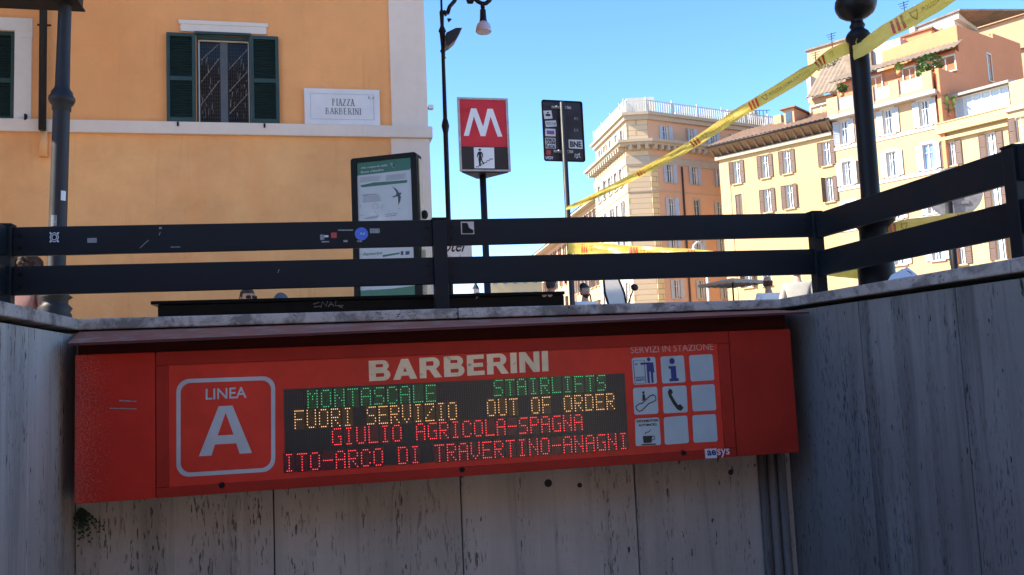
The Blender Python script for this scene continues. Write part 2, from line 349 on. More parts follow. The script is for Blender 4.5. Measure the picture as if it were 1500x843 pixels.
# ---------------------------------------------------------------- text
_tc={}
def text_geo(s, bold=0.0, shear=0.0, space=1.0):
    k=(s,bold,shear,space)
    if k in _tc: return _tc[k]
    cu=bpy.data.curves.new('lettering','FONT'); cu.body=s; cu.offset=bold; cu.shear=shear; cu.space_character=space; cu.resolution_u=3
    o=bpy.data.objects.new('lettering',cu); C.objects.link(o); dg=bpy.context.evaluated_depsgraph_get(); dg.update()
    me=bpy.data.meshes.new_from_object(o.evaluated_get(dg)); vs=[(v.co.x,v.co.y) for v in me.vertices]; fs=[tuple(p.vertices) for p in me.polygons]
    bpy.data.objects.remove(o); bpy.data.meshes.remove(me); bpy.data.curves.remove(cu)
    x0=min(v[0] for v in vs); x1=max(v[0] for v in vs); y0=min(v[1] for v in vs); y1=max(v[1] for v in vs)
    _tc[k]=([((x-x0)/(x1-x0),(y-y0)/(y1-y0)) for x,y in vs],fs,(x1-x0)/(y1-y0)); return _tc[k]
def add_text(mb, s, u0,u1,z0,z1,y, bold=0,shear=0,space=1,fn=None):
    vs,fs,asp=text_geo(s,bold,shear,space)
    if fn is None: fn=lambda a,b:(u0+(u1-u0)*a, y, z0+(z1-z0)*b)
    mb.add([fn(a,b) for a,b in vs], fs); return mb
def quadmap(p00,p10,p11,p01):             # bilinear map of the unit square onto four (u,z) corners
    def f(a,b):
        return ((1-a)*(1-b)*p00[0]+a*(1-b)*p10[0]+a*b*p11[0]+(1-a)*b*p01[0], (1-a)*(1-b)*p00[1]+a*(1-b)*p10[1]+a*b*p11[1]+(1-a)*b*p01[1])
    return f
def ring_pts(x0,x1,z0,z1,r,n=6):
    pts=[]
    for cx,cz,a0 in ((x1-r,z1-r,0),(x0+r,z1-r,90),(x0+r,z0+r,180),(x1-r,z0+r,270)):
        for k in range(n+1): a=R(a0+90*k/n); pts.append((cx+r*cos(a),cz+r*sin(a)))
    return pts
def disc(cx,cz,r,n=16): return [(cx+r*cos(2*pi*k/n),cz+r*sin(2*pi*k/n)) for k in range(n)]
def stroke(mb, pts, w, y, close=False, y1=None):   # flat stroke in the x,z plane
    P=[Vector(p) for p in pts]; n=len(P); L=[]; Rr=[]
    for i,p in enumerate(P):
        a=P[(i-1)%n] if (close or i>0) else P[i]; b=P[(i+1)%n] if (close or i<n-1) else P[i]
        t=(b-a); t=t.normalized() if t.length>0 else Vector((1,0)); q=Vector((-t.y,t.x))*w/2
        L.append(p+q); Rr.append(p-q)
    vs=[(v.x,y,v.y) for v in L]+[(v.x,y,v.y) for v in Rr]
    m=n if close else n-1
    mb.add(vs,[(i+n,(i+1)%n+n,(i+1)%n,i) for i in range(m)]); return mb

# ================================================================ THE GROUND AND THE STAIRWELL
XL, XR, YB = -1.19, 2.605, 4.5
Y0 = -2.6                                  # where the steps begin behind the viewer
g=MB(); S=900
for a,b,c,d in ((-S,XL-.5,-S,S),(XR+.5,S,-S,S),(XL-.5,XR+.5,YB+.45,S),(XL-.5,XR+.5,-S,Y0)):
    g.quad((a,c,GZ),(b,c,GZ),(b,d,GZ),(a,d,GZ))
g.build('ground', M['street'], kind='structure')
st=bpy.data.objects.new('staircase',None); C.objects.link(st); st['kind']='structure'; st.location=(.7,Y0,GZ)
me=MB().box(-1.93,1.93,0,.32,-.16,0).mesh('step',M['step'])
for k in range(25):
    place('step',me,st,(0,.3*k,-.16*(k+1)),bevel=0)
tn=MB(); zf=GZ-4.16
tn.box(XL-.2,XR+.2,4.9,14,zf-.1,zf); tn.box(XL-.5,XR+.5,YB+.36,14,-2.4,-2.15); tn.box(XL-.4,XL-.2,4.9,14,zf,-2.4); tn.box(XR+.2,XR+.4,4.9,14,zf,-2.4); tn.box(XL,XR,14,14.2,zf,-2.4)
tn.build('tunnel', M['concrete'], kind='structure')

def wall_thing(name,label,axis,a0,a1,cuts,zlo,coord,sgn,copecuts,mt='trav'):
    """travertine wall: slabs 30 mm thick on a concrete core, copings on top. axis 'x' runs along X at Y=coord; 'y' along Y at X=coord; sgn = outward side of the core"""
    t=thing(name,label,'wall',(0,0,GZ))
    def bx(mb,p0,p1,q0,q1,z0,z1):
        q0,q1=sorted((coord+sgn*q0,coord+sgn*q1))
        return mb.box(p0,p1,q0,q1,z0-GZ,z1-GZ) if axis=='x' else mb.box(q0,q1,p0,p1,z0-GZ,z1-GZ)
    bx(MB(),a0,a1+(.3 if axis=='y' else 0),.034,.46,zlo,.262).build('wall_core',M['joint'],t)
    for k in range(len(cuts)-1):
        pr=random.uniform(-.002,.002)
        bx(MB(),cuts[k]+.003,cuts[k+1]-.003,pr,.033,zlo+.001,.26).build('stone_slab',M[mt if (mt=='trav' or cuts[k]>=2.0) else 'trav'],t,bevel=.003)  # right slabs in view carry painted shade; unseen ones stay pale for bounce
    for k in range(len(copecuts)-1):
        bx(MB(),copecuts[k]+.002,copecuts[k+1]-.002,-.022+random.uniform(-.002,.002),.52,.283,.338+random.uniform(-.002,.002)).build('coping_stone',M['cope'],t,bevel=.007)
    return t
WB_=wall_thing('travertine_wall','grimy travertine slab wall facing the viewer behind and below the red station sign','x',XL-.02,XR+.02,[XL+.003,-.27,.68,1.65,XR-.003],-2.15,YB,1,[XL-.02+.003,.70,XR+.02-.003])
WL_=wall_thing('travertine_wall','pale travertine side wall left of the red station sign','y',Y0,YB+.0,[Y0,-1.7,-.8,.12,1.04,1.97,2.9,3.83,YB+.03],-4.4,XL,-1,[Y0,-.9,.95,2.75,YB+.52])
WR_=wall_thing('travertine_wall','shade-toned travertine side wall right of the red station sign','y',Y0,YB+.0,[Y0,-1.7,-.8,0,.68,1.35,2.02,2.69,3.08,3.75,YB+.03],-4.4,XR,1,[Y0,-1,.9,2.75,YB+.52],'trav_shaded')
# lime-washed pipes in the far right corner, sockets and stains on the back wall
FB=Frame(0,YB,0)
for px0,px1 in ((1117,1127),(1130,1141),(1144,1156)):
    u0,_=FB.at(px0,760,-.03); u1,_=FB.at(px1,760,-.03); r=(u1-u0)/2
    MB().tube([((u0+u1)/2,YB-.002-r,-2.1-GZ),((u0+u1)/2,YB-.002-r,-.50-GZ)],r,12).build('corner_pipe',M['trav_shaded'],WB_)
for px,py,r in ((803,708,.021),(849,711,.013),(1070,692,.016),(676,698,.008)):
    u,z=FB.at(px,py); MB().prism(disc(u,z,r,12),YB-.004,YB+.004).build('anchor_hole',M['joint'],WB_)
# fern in the left corner under the sign
fern=thing('wall_fern','small dark fern sprouting from the wall corner below the left end of the red sign','plant',(0,0,0)); 
u,z=FB.at(120,745); fern.location=(u,YB,z+GZ)
def frond(mb,dx,dz,L,dy):
    n=7
    for k in range(n):
        t=k/n; c=Vector((dx*t*L,-.012-dy*t,dz*t*L-.03*t*t)); w=.016*(1-t*.75)
        for s in (-1,1):
            e=c+Vector((s*w,-.004,-.006+random.uniform(-.004,.004))); mb.add([c,c+Vector((.0,-.003,.007)),e,c+Vector((0,0,-.006))],[(0,1,2,3)])
for k in range(20):
    a=R(random.uniform(225,335)); frond(mb:=MB(),cos(a),sin(a),random.uniform(.07,.17),random.uniform(.01,.06)); mb.build('leaf',M['fern'],fern)

# ================================================================ THE RED STATION SIGN
FY=4.2
FS=Frame(0,FY,0)
sgn=thing('station_sign','long red illuminated Barberini station sign for line A hung on the stairwell wall','station sign',(0.69,FY,GZ-.0))
SO=Vector((0.69,FY,GZ)); SM=Matrix.Translation((-.69,0,0))   # local x = u-.69 , local y = Y-FY, local z = z+.3
def sb(): return MB(SM)
sx0,sx1=-1.112,2.487; sz0,sz1=-.515-GZ,.152-GZ
A=lambda px,py,y=0: FS.at(px,py,y)
sb().box(sx0+.002,sx1-.002,.012,.297,sz0+.002,sz1-.01).build('housing',M['red_side'],sgn,bevel=.003)
xl,_=A(228,620); xr,_=A(1073,570)
sb().box(sx0,xl-.002,0,.05,sz0,sz1).build('end_panel',M['red_side'],sgn,bevel=.004)
sb().box(xr+.002,sx1,0,.05,sz0,sz1).build('end_panel',M['red'],sgn,bevel=.004)
# hinged frame with a recessed window
ix0,_=A(247,620); ix1,_=A(1056,570); iz1=A(650,528)[1]; iz0=A(650,690)[1]
izt=(A(250,539)[1]+A(1054,500)[1])/2; izb=(A(250,709)[1]+A(1060,662)[1])/2
fr=[('frame_rail',xl+.002,xr-.002,izt,sz1),('frame_rail',xl+.002,xr-.002,sz0,izb),('frame_stile',xl+.002,ix0,izb+.0015,izt-.0015),('frame_stile',ix1,xr-.002,izb+.0015,izt-.0015)]
for n_,a,b,c,d in fr: sb().box(a,b,-.001,.05,c,d).build(n_,M['red'],sgn,bevel=.003)
sb().box(ix0-.01,ix1+.01,.008,.02,izb-.01,izt+.01).build('window_film',M['red_print'],sgn)
yf=.0065
for px,py in ((325,711),(677,688),(1001,664)):
    u,z=A(px,py); k=sb().prism(disc(u,z,.0135,16),-.006,.004).build('lock',M['boxblack'],sgn)
# recess and hood
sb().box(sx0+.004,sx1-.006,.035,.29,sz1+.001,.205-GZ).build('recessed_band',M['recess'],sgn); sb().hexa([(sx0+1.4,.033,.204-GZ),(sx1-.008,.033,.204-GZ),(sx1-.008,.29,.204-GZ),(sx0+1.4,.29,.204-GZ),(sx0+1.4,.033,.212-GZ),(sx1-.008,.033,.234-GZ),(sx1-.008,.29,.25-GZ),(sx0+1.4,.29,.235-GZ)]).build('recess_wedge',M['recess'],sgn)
hz0=.200-GZ; hz1=.276-GZ
hm=sb(); x0,x1=-1.118,2.545
for (ya,yb,za,zb) in ((-.10,.297,hz0,hz1),):
    hm.hexa([(x0,ya,za-.008),(x1,ya,za-.008+.036),(XR-.02,yb,zb-.008),(XL+.02,yb,zb-.008),(x0,ya,za),(x1,ya,za+.036),(XR-.02,yb,zb),(XL+.02,yb,zb)])
hm.build('hood',M['hood'],sgn)
sb().hexa([(x0,-.104,hz0-.011),(x1,-.104,hz0+.026),(x1,-.1005,hz0+.026),(x0,-.1005,hz0-.011),(x0,-.104,hz0+.001),(x1,-.104,hz0+.037),(x1,-.1005,hz0+.037),(x0,-.1005,hz0+.001)]).build('hood_edge',M['red_dark'],sgn)
# ---- line A roundel
def qa(pts): return quadmap(*[A(*p) for p in pts])
Q=qa([(258,700),(403,691),(403,551),(258,556)])
def sq(x,z): return Q(x,z)
o_=[sq(a,b) for a,b in ring_pts(.0,1,.0,1,.13)]; i_=[sq(a,b) for a,b in ring_pts(.042,.958,.042,.958,.10)]
rg=sb(); n=len(o_)
rg.add([(x,yf,z) for x,z in o_]+[(x,yf,z) for x,z in i_],[(k,(k+1)%n,(k+1)%n+n,k+n) for k in range(n)]); rg.build('rounded_square_outline',M['sign_grey'],sgn)
f_=lambda p00,p10,p11,p01: (lambda q:(lambda a,b:(q(a,b)[0],yf,q(a,b)[1])))(qa([p00,p10,p11,p01]))
add_text(sb(),'LINEA',0,0,0,0,0,bold=.012,fn=f_((301,586),(361,583),(361,567),(301,570))).build('lettering',M['sign_grey'],sgn)
# the big A drawn as heavy strokes
fa=f_((291,669),(369,664),(369,593),(291,597)); 
av=[(0,0),(.235,0),(.30,.22),(.70,.22),(.765,0),(1,0),(.63,1),(.37,1)]; ah=[(.35,.40),(.65,.40),(.5,.86)]
am=sb(); P=[fa(*p) for p in av+ah]
am.add(P,[(0,1,2,8,10,7),(2,3,9,8),(3,4,5,6,10,9),(7,10,6)]); am.build('letter',M['sign_grey'],sgn)
# heavy plain capitals of the station name
def arcpts(cx,cy,rx,ry,a0,a1,n=9): return [(cx+rx*cos(R(lerp_(a0,a1,k/n))),cy+ry*sin(R(lerp_(a0,a1,k/n)))) for k in range(n+1)]
def lerp_(a,b,t): return a+(b-a)*t
def strip(o,i): return [([*o,*reversed(i)],None)]
def band_(outer,inner):
    n=len(outer); return ('band',outer,inner)
S_=.27
def bowl(y0,y1,x1,x0=.10,th=.19,sw=.25):
    ym=(y0+y1)/2; ry=(y1-y0)/2; rx=min(ry*.95,.42); xo=x1-rx
    o=[(x0,y0)]+arcpts(xo,ym,rx,ry,-90,90)+[(x0,y1)]; i=[(x0,y0+th)]+arcpts(xo,ym,max(.02,rx-sw),max(.02,ry-th),-90,90)+[(x0,y1-th)]
    return ('band',o,i)
HV={'B':(.84,[('poly',[(0,0),(S_,0),(S_,1),(0,1)]),bowl(0,.56,.84),bowl(.47,1,.79)]),
'R':(.88,[('poly',[(0,0),(S_,0),(S_,1),(0,1)]),bowl(.40,1,.82),('poly',[(.36,.44),(.60,0),(.90,0),(.64,.47)])]),
'E':(.72,[('poly',[(0,0),(S_,0),(S_,1),(0,1)]),('poly',[(.2,0),(.72,0),(.72,.21),(.2,.21)]),('poly',[(.2,.40),(.66,.40),(.66,.60),(.2,.60)]),('poly',[(.2,.79),(.70,.79),(.70,1),(.2,1)])]),
'A':(.96,[('poly',[(0,0),(.28,0),(.62,1),(.34,1)]),('poly',[(.68,0),(.96,0),(.62,1),(.34,1)]),('poly',[(.24,.18),(.72,.18),(.65,.37),(.31,.37)])]),
'N':(.86,[('poly',[(0,0),(.25,0),(.25,1),(0,1)]),('poly',[(.61,0),(.86,0),(.86,1),(.61,1)]),('poly',[(0,1),(.27,1),(.86,0),(.59,0)])]),
'I':(.27,[('poly',[(0,0),(S_,0),(S_,1),(0,1)])])}
fnB=quadmap(*[A(*p) for p in ((541,559),(804,544),(803,514),(540,529))])
word='BARBERINI'; gap=.105; totw=sum(HV[c][0] for c in word)+gap*(len(word)-1); x_=0
for c in word:
    w_,prts=HV[c]; lm_=sb(); off=0
    for kind_,*g_ in prts:
        f2=lambda p:(lambda q:(q[0],yf-off,q[1]))(fnB((x_+p[0])/totw,p[1]))
        if kind_=='poly': lm_.add([f2(p) for p in g_[0]],[tuple(range(len(g_[0])))])
        else:
            o_,i_=g_; n=len(o_); lm_.add([f2(p) for p in o_]+[f2(p) for p in i_],[(k,k+1,k+1+n,k+n) for k in range(n-1)])
        off+=.0003
    lm_.build('letter',M['sign_cream'],sgn); x_+=w_+gap
add_text(sb(),'SERVIZI IN STAZIONE',0,0,0,0,0,bold=.004,fn=f_((925,518),(1046,513),(1045,503),(924,508))).build('lettering',M['serv'],sgn)
# ---- led display
lx0=(A(416,573)[0]+A(417,695)[0])/2; lx1=(A(917,545)[0]+A(920,656)[0])/2; lz1=(A(416,573)[1]+A(917,545)[1])/2; lz0=(A(416,695)[1]+A(920,656)[1])/2
sb().box(lx0,lx1,.0055,.0078,lz0,lz1).build('led_screen',M['ledback'],sgn)
FONT={'A':'01110 10001 10001 11111 10001 10001 10001','C':'01110 10001 10000 10000 10000 10001 01110','D':'11110 10001 10001 10001 10001 10001 11110',
'E':'11111 10000 10000 11110 10000 10000 11111','F':'11111 10000 10000 11110 10000 10000 10000','G':'01111 10000 10000 10011 10001 10001 01111',
'I':'01110 00100 00100 00100 00100 00100 01110','L':'10000 10000 10000 10000 10000 10000 11111','M':'10001 11011 10101 10101 10001 10001 10001',
'N':'10001 10001 11001 10101 10011 10001 10001','O':'01110 10001 10001 10001 10001 10001 01110','P':'11110 10001 10001 11110 10000 10000 10000',
'R':'11110 10001 10001 11110 10100 10010 10001','S':'01111 10000 10000 01110 00001 00001 11110','T':'11111 00100 00100 00100 00100 00100 00100',
'U':'10001 10001 10001 10001 10001 10001 01110','V':'10001 10001 10001 10001 10001 01010 00100','Z':'11111 00001 00010 00100 01000 10000 11111',
'-':'00000 00000 00000 11111 00000 00000 00000',' ':'00000 00000 00000 00000 00000 00000 00000'}
lit=[]
LINES=[('MONTASCALE','G',(451,573),(451,597),(637,565)),('STAIRLIFTS','G',(724,558),(724,580),(886,550)),
 ('FUORI SERVIZIO','A',(432,603),(432,628),(668,590)),('OUT OF ORDER','A',(714,587),(714,609.5),(899,577)),
 ('GIULIO AGRICOLA-SPAGNA','R',(487,630),(487,653),(852,607)),('ITO-ARCO DI TRAVERTINO-ANAGNI','R',(417,667),(417,691),(918,635))]
for s,colr,tl,bl,tr in LINES:
    ux,zt=A(*tl); _,zb=A(*bl); ur,zr=A(*tr); n=len(s)*6-1; dx=(ur-ux)/(n-1); dz=(zt-zb)/6; tilt=(zr-zt)/(n-1)*.0
    zt=(zt+zr)/2; dots=sb(); halo=sb()
    for ci,ch in enumerate(s):
        rows=FONT[ch].split()
        cells=[(j,i) for i in range(7) for j in range(5) if rows[i][j]=='1']
        for j,i in cells:
            x=ux+(ci*6+j)*dx; z=zt-i*dz; lit.append((x,z)); r=.0024
            dots.add([(x+r*cos(q),.0030,z+r*sin(q)) for q in (0,pi/3,2*pi/3,pi,4*pi/3,5*pi/3)],[(0,1,2,3,4,5)])
        if ch!=' ':
            halo.quad((ux+(ci*6-.6)*dx,.0048,zt-6.6*dz),(ux+(ci*6+4.6)*dx,.0048,zt-6.6*dz),(ux+(ci*6+4.6)*dx,.0048,zt+.6*dz),(ux+(ci*6-.6)*dx,.0048,zt+.6*dz))
    halo.build('led_glow_backing',M['halo'+colr],sgn,kind='stuff')
    dots.build('lit_led_text',M[{'R':'ledr','G':'ledg','A':'leda'}[colr]],sgn,kind='stuff')
dm=sb(); nx=150; nz=40
for i in range(nx):
    for j in range(nz):
        x=lx0+(i+.5)*(lx1-lx0)/nx; z=lz0+(j+.5)*(lz1-lz0)/nz; r=.0024
        dm.add([(x-r,.0040,z),(x,.0040,z-r),(x+r,.0040,z),(x,.0040,z+r)],[(0,1,2,3)])
dm.build('unlit_leds',M['leddim'],sgn,kind='stuff')
# ---- service pictogram tiles
TX=[((928,565),(964,563),(961,522),(925,524)),((970,563),(1006,561),(1003,520),(967,522)),((1012,560),(1048,558),(1045,518),(1009,520)),
    ((929,609),(966,607),(964,566),(927,568)),((972,607),(1009,605),(1007,564),(970,566)),((1015,604),(1051,602),(1048,562),(1012,564)),
    ((931,655),(970,653),(967,611),(930,613)),((974,653),(1011,650),(1008,608),(972,611)),((1016,650),(1053,648),(1050,606),(1014,608))]
for k,t4 in enumerate(TX):
    q=qa(t4); pts=[q(a,b) for a,b in ring_pts(.02,.98,.02,.98,.08,4)]
    tile=sb(); tile.add([(x,yf,z) for x,z in pts],[tuple(range(len(pts)))]); tile=tile.build('pictogram_tile',M['sign_tile'],sgn)
    y2=yf-.0016
    def pp(ptsl,mat,nm='pictogram'):
        m=sb()
        for pl in ptsl: m.add([(q(a,b)[0],y2,q(a,b)[1]) for a,b in pl],[tuple(range(len(pl)))])
        m.build(nm,M[mat],tile)
    def ss(strokes,w,mat):
        m=sb()
        for pl,cl in strokes: stroke(m,[q(a,b) for a,b in pl],w,y2-.0003,cl)
        m.build('pictogram',M[mat],tile)
    if k==0:
        ss([([(.08,.06),(.52,.06),(.52,.88),(.08,.88)],True),([(.1,.28),(.5,.28)],False)],.0035,'navy')
        pp([[(.14,.72),(.24,.74),(.24,.78),(.14,.76)],[(.36,.72),(.62,.72),(.62,.78),(.36,.80)],disc(.70,.90,.072,12),[(.60,.06),(.68,.06),(.69,.46),(.75,.46),(.76,.06),(.84,.06),(.84,.42),(.9,.42),(.88,.78),(.60,.80)]],'navy')
        m=sb(); add_text(m,'BIGLIETTI',0,0,0,0,0,bold=.02,fn=lambda a,b:(q(.14+.33*a,.14+.09*b)[0],y2,q(.14+.33*a,.14+.09*b)[1])); m.build('pictogram',M['navy'],tile)
    if k==1: pp([disc(.48,.80,.11,14),[(.32,.08),(.70,.08),(.70,.18),(.62,.18),(.62,.62),(.32,.62),(.32,.53),(.40,.53),(.40,.18),(.32,.18)]],'navy')
    if k==3:
        ss([([(.12,.22),(.2,.14),(.32,.16),(.62,.40),(.76,.44),(.9,.5),(.9,.64),(.80,.70),(.66,.66),(.36,.42),(.22,.40),(.1,.32)],True)],.0055,'blackprint')
        pp([disc(.42,.80,.05,10),[(.36,.48),(.5,.56),(.46,.74),(.38,.74)]],'blackprint')
    if k==4: pp([[(.22,.78),(.30,.90),(.40,.84),(.42,.74),(.36,.68),(.50,.44),(.60,.30),(.70,.32),(.82,.18),(.70,.08),(.56,.14),(.40,.36),(.26,.62)]],'blackprint')
    if k==6:
        for s_,z_ in (('DISTRIBUTORI',.84),('AUTOMATICI',.70)):
            m=sb(); w_=.84 if z_>.8 else .70; add_text(m,s_,0,0,0,0,0,bold=.035,fn=lambda a,b:(q(.5-w_/2+w_*a,z_+.09*b)[0],y2,q(.5-w_/2+w_*a,z_+.09*b)[1])); m.build('pictogram',M['blackprint'],tile)
        pp([[(.24,.04),(.78,.04),(.78,.08),(.24,.08)],[(.32,.12),(.62,.12),(.66,.36),(.30,.36)]],'blackprint')
        ss([([(.64,.34),(.74,.34),(.75,.24),(.65,.2)],False),([(.38,.42),(.42,.48),(.56,.50),(.60,.58)],False)],.004,'blackprint')
# ---- maker's plate
q=qa([(1033,672),(1050,671),(1049,657),(1032,658)])
m=sb(); m.add([(q(a,b)[0],-.0022,q(a,b)[1]) for a,b in ((0,0),(1,0),(1,1),(0,1))],[(0,1,2,3)]); pl=m.build('maker_label',M['whiteprint'],sgn)
add_text(sb(),'ae',0,0,0,0,0,bold=.03,fn=(lambda q:(lambda a,b:(q(a,b)[0],-.0034,q(a,b)[1])))(qa([(1036,668),(1049,667),(1048,659),(1035,660)]))).build('lettering',M['navy'],pl)
add_text(sb(),'sys',0,0,0,0,0,bold=.01,fn=(lambda q:(lambda a,b:(q(a,b)[0],-.0034,q(a,b)[1])))(qa([(1050.5,671),(1069,670),(1068,657),(1050,658)]))).build('lettering',M['whiteprint'],pl)
# two pale bars painted on the left panel as the glare of two tubes
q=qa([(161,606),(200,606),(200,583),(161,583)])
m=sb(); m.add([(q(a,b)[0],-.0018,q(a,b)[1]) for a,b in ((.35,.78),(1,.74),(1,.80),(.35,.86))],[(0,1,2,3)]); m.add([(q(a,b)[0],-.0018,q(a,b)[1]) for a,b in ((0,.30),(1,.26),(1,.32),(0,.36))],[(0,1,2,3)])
m.build('scratch_glare_mark',M['greystick'],sgn)

# ================================================================ RAILING ON THE PARAPET
rl=thing('railing','dark two-board iron railing standing on the stairwell parapet','railing',(0,0,GZ))
CT=.338-GZ
def lerp(a,b,t): return a+(b-a)*t
def zt(x): return lerp(.867,.928,(x+1.62)/4.75)-GZ
def zt2(x): return lerp(.712,.771,(x+1.62)/4.75)-GZ
def zl(x): return lerp(.657,.690,(x+1.62)/4.75)-GZ
def zl2(x): return lerp(.503,.525,(x+1.62)/4.75)-GZ
YR=4.9; XRr=3.145; XLr=-1.64
def board(x0,x1,f0,f1,th=.034):
    MB().hexa([(x0,YR,f0(x0)),(x1,YR,f0(x1)),(x1,YR+th,f0(x1)),(x0,YR+th,f0(x0)),(x0,YR,f1(x0)),(x1,YR,f1(x1)),(x1,YR+th,f1(x1)),(x0,YR+th,f1(x0))]).build('rail_board',M['rail'],rl,bevel=.004)
xc=FS.at(645,380,.7)[0]
for x0,x1 in ((XLr+.036,xc-.040),(xc+.040,XRr-.036)):
    board(x0,x1,zt2,zt); board(x0,x1,zl2,zl)
def sboard(X,y0,y1,z0,z1): MB().box(X-.017,X+.017,y0,y1,z0-GZ,z1-GZ).build('rail_board',M['rail'],rl,bevel=.004)
ysr=[YR-.03,3.262,1.5,-.3,-2.3]
for k in range(4):
    ya,yb=ysr[k+1]+.036,ysr[k]-(.036 if k else 0)
    sboard(XRr,ya,yb,.757,.917); sboard(XRr,ya,yb,.510,.672)
    sboard(XLr,ya,yb,.712,.867); sboard(XLr,ya,yb,.503,.657)
def post(x,y,top,r=.036):
    m=MB(); m.box(x-r,x+r,y-r,y+r,CT,top-.006); m.box(x-r-.004,x+r+.004,y-r-.004,y+r+.004,top-.006,top+.006); m.box(x-r-.02,x+r+.02,y-r-.02,y+r+.02,CT,CT+.012)
    m.build('post',M['rail'],rl,bevel=.004)
post(xc,YR+.012,zt(xc)+.002,.040); post(XLr,YR+.012,zt(XLr)+.012); post(XRr,YR+.012,zt(XRr)+.004)
for k in range(1,5): post(XRr,ysr[k],.925-GZ); post(XLr,ysr[k],.875-GZ)
for bx_ in (XLr+.075,xc-.075,xc+.075,XRr-.075):
    for f_ in ((lambda x:(zt(x)*.72+zt2(x)*.28)),(lambda x:(zt(x)*.28+zt2(x)*.72)),(lambda x:(zl(x)*.72+zl2(x)*.28)),(lambda x:(zl(x)*.28+zl2(x)*.72))):
        MB().prism(disc(bx_,f_(bx_),.009,8),YR-.005,YR+.002).build('bolt',M['iron_black'],rl)
FR=Frame(0,YR,0)
def stk(name,mat,pts,y=-.0015,parent=rl):
    m=MB(); m.add([(x,YR+y,z) for x,z in pts],[tuple(range(len(pts)))]); return m.build(name,M[mat],parent)
def rq(x0,y0,x1,y1): 
    a=FR.at(x0,y1); b=FR.at(x1,y0); return [(a[0],a[1]),(b[0],a[1]),(b[0],b[1]),(a[0],b[1])]
cx,cz=FR.at(529.5,343); d_=stk('round_sticker','bluestick',disc(cx,cz,.038,20)); 
m=MB(); add_text(m,'Full',cx-.008,cx+.020,cz-.006,cz+.008,YR-.0028,shear=.3); m.build('lettering',M['whiteprint'],d_)
sp=rq(675.5,325,694,343.5); s1=stk('square_sticker','pinkstick',sp)
def inq(p,pts):   # inside a sticker rectangle
    return [(p[0][0]+(p[2][0]-p[0][0])*a,p[0][1]+(p[2][1]-p[0][1])*b) for a,b in pts]
m=MB(); m.add([(x,YR-.0028,z) for x,z in inq(sp,[(.08,.06),(.9,.06),(.95,.3),(.62,.5),(.5,.9),(.08,.9)])],[(0,1,2,3,4,5)]); m.build('print',M['boxblack'],s1)
sp=rq(72.5,340,87,356); s2=stk('ornament_sticker','boxblack',sp)
m=MB()
for r_ in (.43,.26): stroke(m,inq(sp,disc(.5,.5,r_,8)),.0045,YR-.0028,True)
for a_ in range(4):
    c_,s_=cos(pi/4+a_*pi/2),sin(pi/4+a_*pi/2); stroke(m,inq(sp,[(.5+c_*.45,.5+s_*.45),(.5+c_*.64,.5+s_*.64)]),.008,YR-.0028)
m.build('print',M['whiteprint'],s2)
for (x0,y0,x1,y1,mt) in ((469,344,475,352,'greystick'),(474,345,481,348,'whiteprint'),(485,341,493,349,'redstick'),(471,353.5,482,355.5,'greystick'),(495,336.5,517,338.5,'greystick'),(542,335,556,342,'greystick'),(503,352,509,355,'greystick'),(523,352.5,530,355,'greystick'),(128,349,142,356,'greystick'),(250,361.5,264,363,'greystick'),(233,333,237,336,'greystick')):
    stk('sticker_remnant',mt,rq(x0,y0,x1,y1))
mm=MB(); 
for pl in ([(205,364),(212,357),(218,352)],[(233,345),(235,340)],[(407,400),(409,395)]): stroke(mm,[FR.at(*p) for p in pl],.004,YR-.0016)
mm.build('scratch_glare_mark',M['greystick'],rl)

# ================================================================ LOW BLACK CABINET BEHIND THE PARAPET
YC=5.12; FC=Frame(0,YC,0)
u0=FC.at(231,455)[0]; u1=FC.at(826,430)[0]; ztL=FC.at(231,446)[1]; ztR=FC.at(826,423)[1]; ztop=(ztL+ztR)/2
cb=thing('metal_cabinet','long low black metal cabinet with a graffiti tag lying behind the parapet','cabinet',((u0+u1)/2,YC,GZ)); cxm=(u0+u1)/2
MB().box(u0-cxm,u1-cxm,0,.34,.02,ztop-.022).build('body',M['boxblack'],cb,bevel=.004)
MB().box(u0-cxm-.035,u1-cxm+.003,-.016,.36,ztop-.020,ztop).build('lid',M['boxblack'],cb,bevel=.003)
for a_ in (.12,.5,.88): x_=lerp(u0,u1,a_)-cxm; MB().box(x_-.05,x_+.05,.03,.3,0,.02).build('foot',M['boxblack'],cb)
def cq(px,py): u,z=FC.at(px,py); return (u-cxm,z)
m=MB()
for pl in ([(459,446),(468,443)],[(460,450),(469,449)],[(470,451),(472,442),(478,449),(480,441)],[(481,450),(485,442),(489,449)],[(482,447),(488,446)],[(492,441),(491,448),(503,448)],[(496,449),(502,451)]):
    stroke(m,[cq(*p) for p in pl],.0055,-.002)
m.build('graffiti',M['greystick'],cb)
for px in (797,805.5): u,z=cq(px,432); MB().prism(disc(u,z,.016,12),-.006,-.001).build('bolt',M['steel'],cb)
m=MB(); m.add([(cq(*p)[0],-.002,cq(*p)[1]) for p in ((697,439),(709,429),(697,429))],[(0,1,2)]); m.build('torn_sticker',M['greystick'],cb)

# ================================================================ POSTS, SIGNS
def vertical_pair(px0,py0,px1,py1,D):     # plan point of the base and lean of a post seen between two picture points
    r=ray(px1,py1); f=Vector((sin(YAW),cos(YAW),0)); t=D/r.dot(f); b=r*t
    r2=ray(px0,py0); t2=D/r2.dot(f); a=r2*t2
    dz=a.z-b.z; lean=(a-b).x/dz; bx=b.x-lean*(b.z-GZ)
    return bx, b.y-(a.y-b.y)/dz*(b.z-GZ), lean, (a.y-b.y)/dz
PXM=1240.0
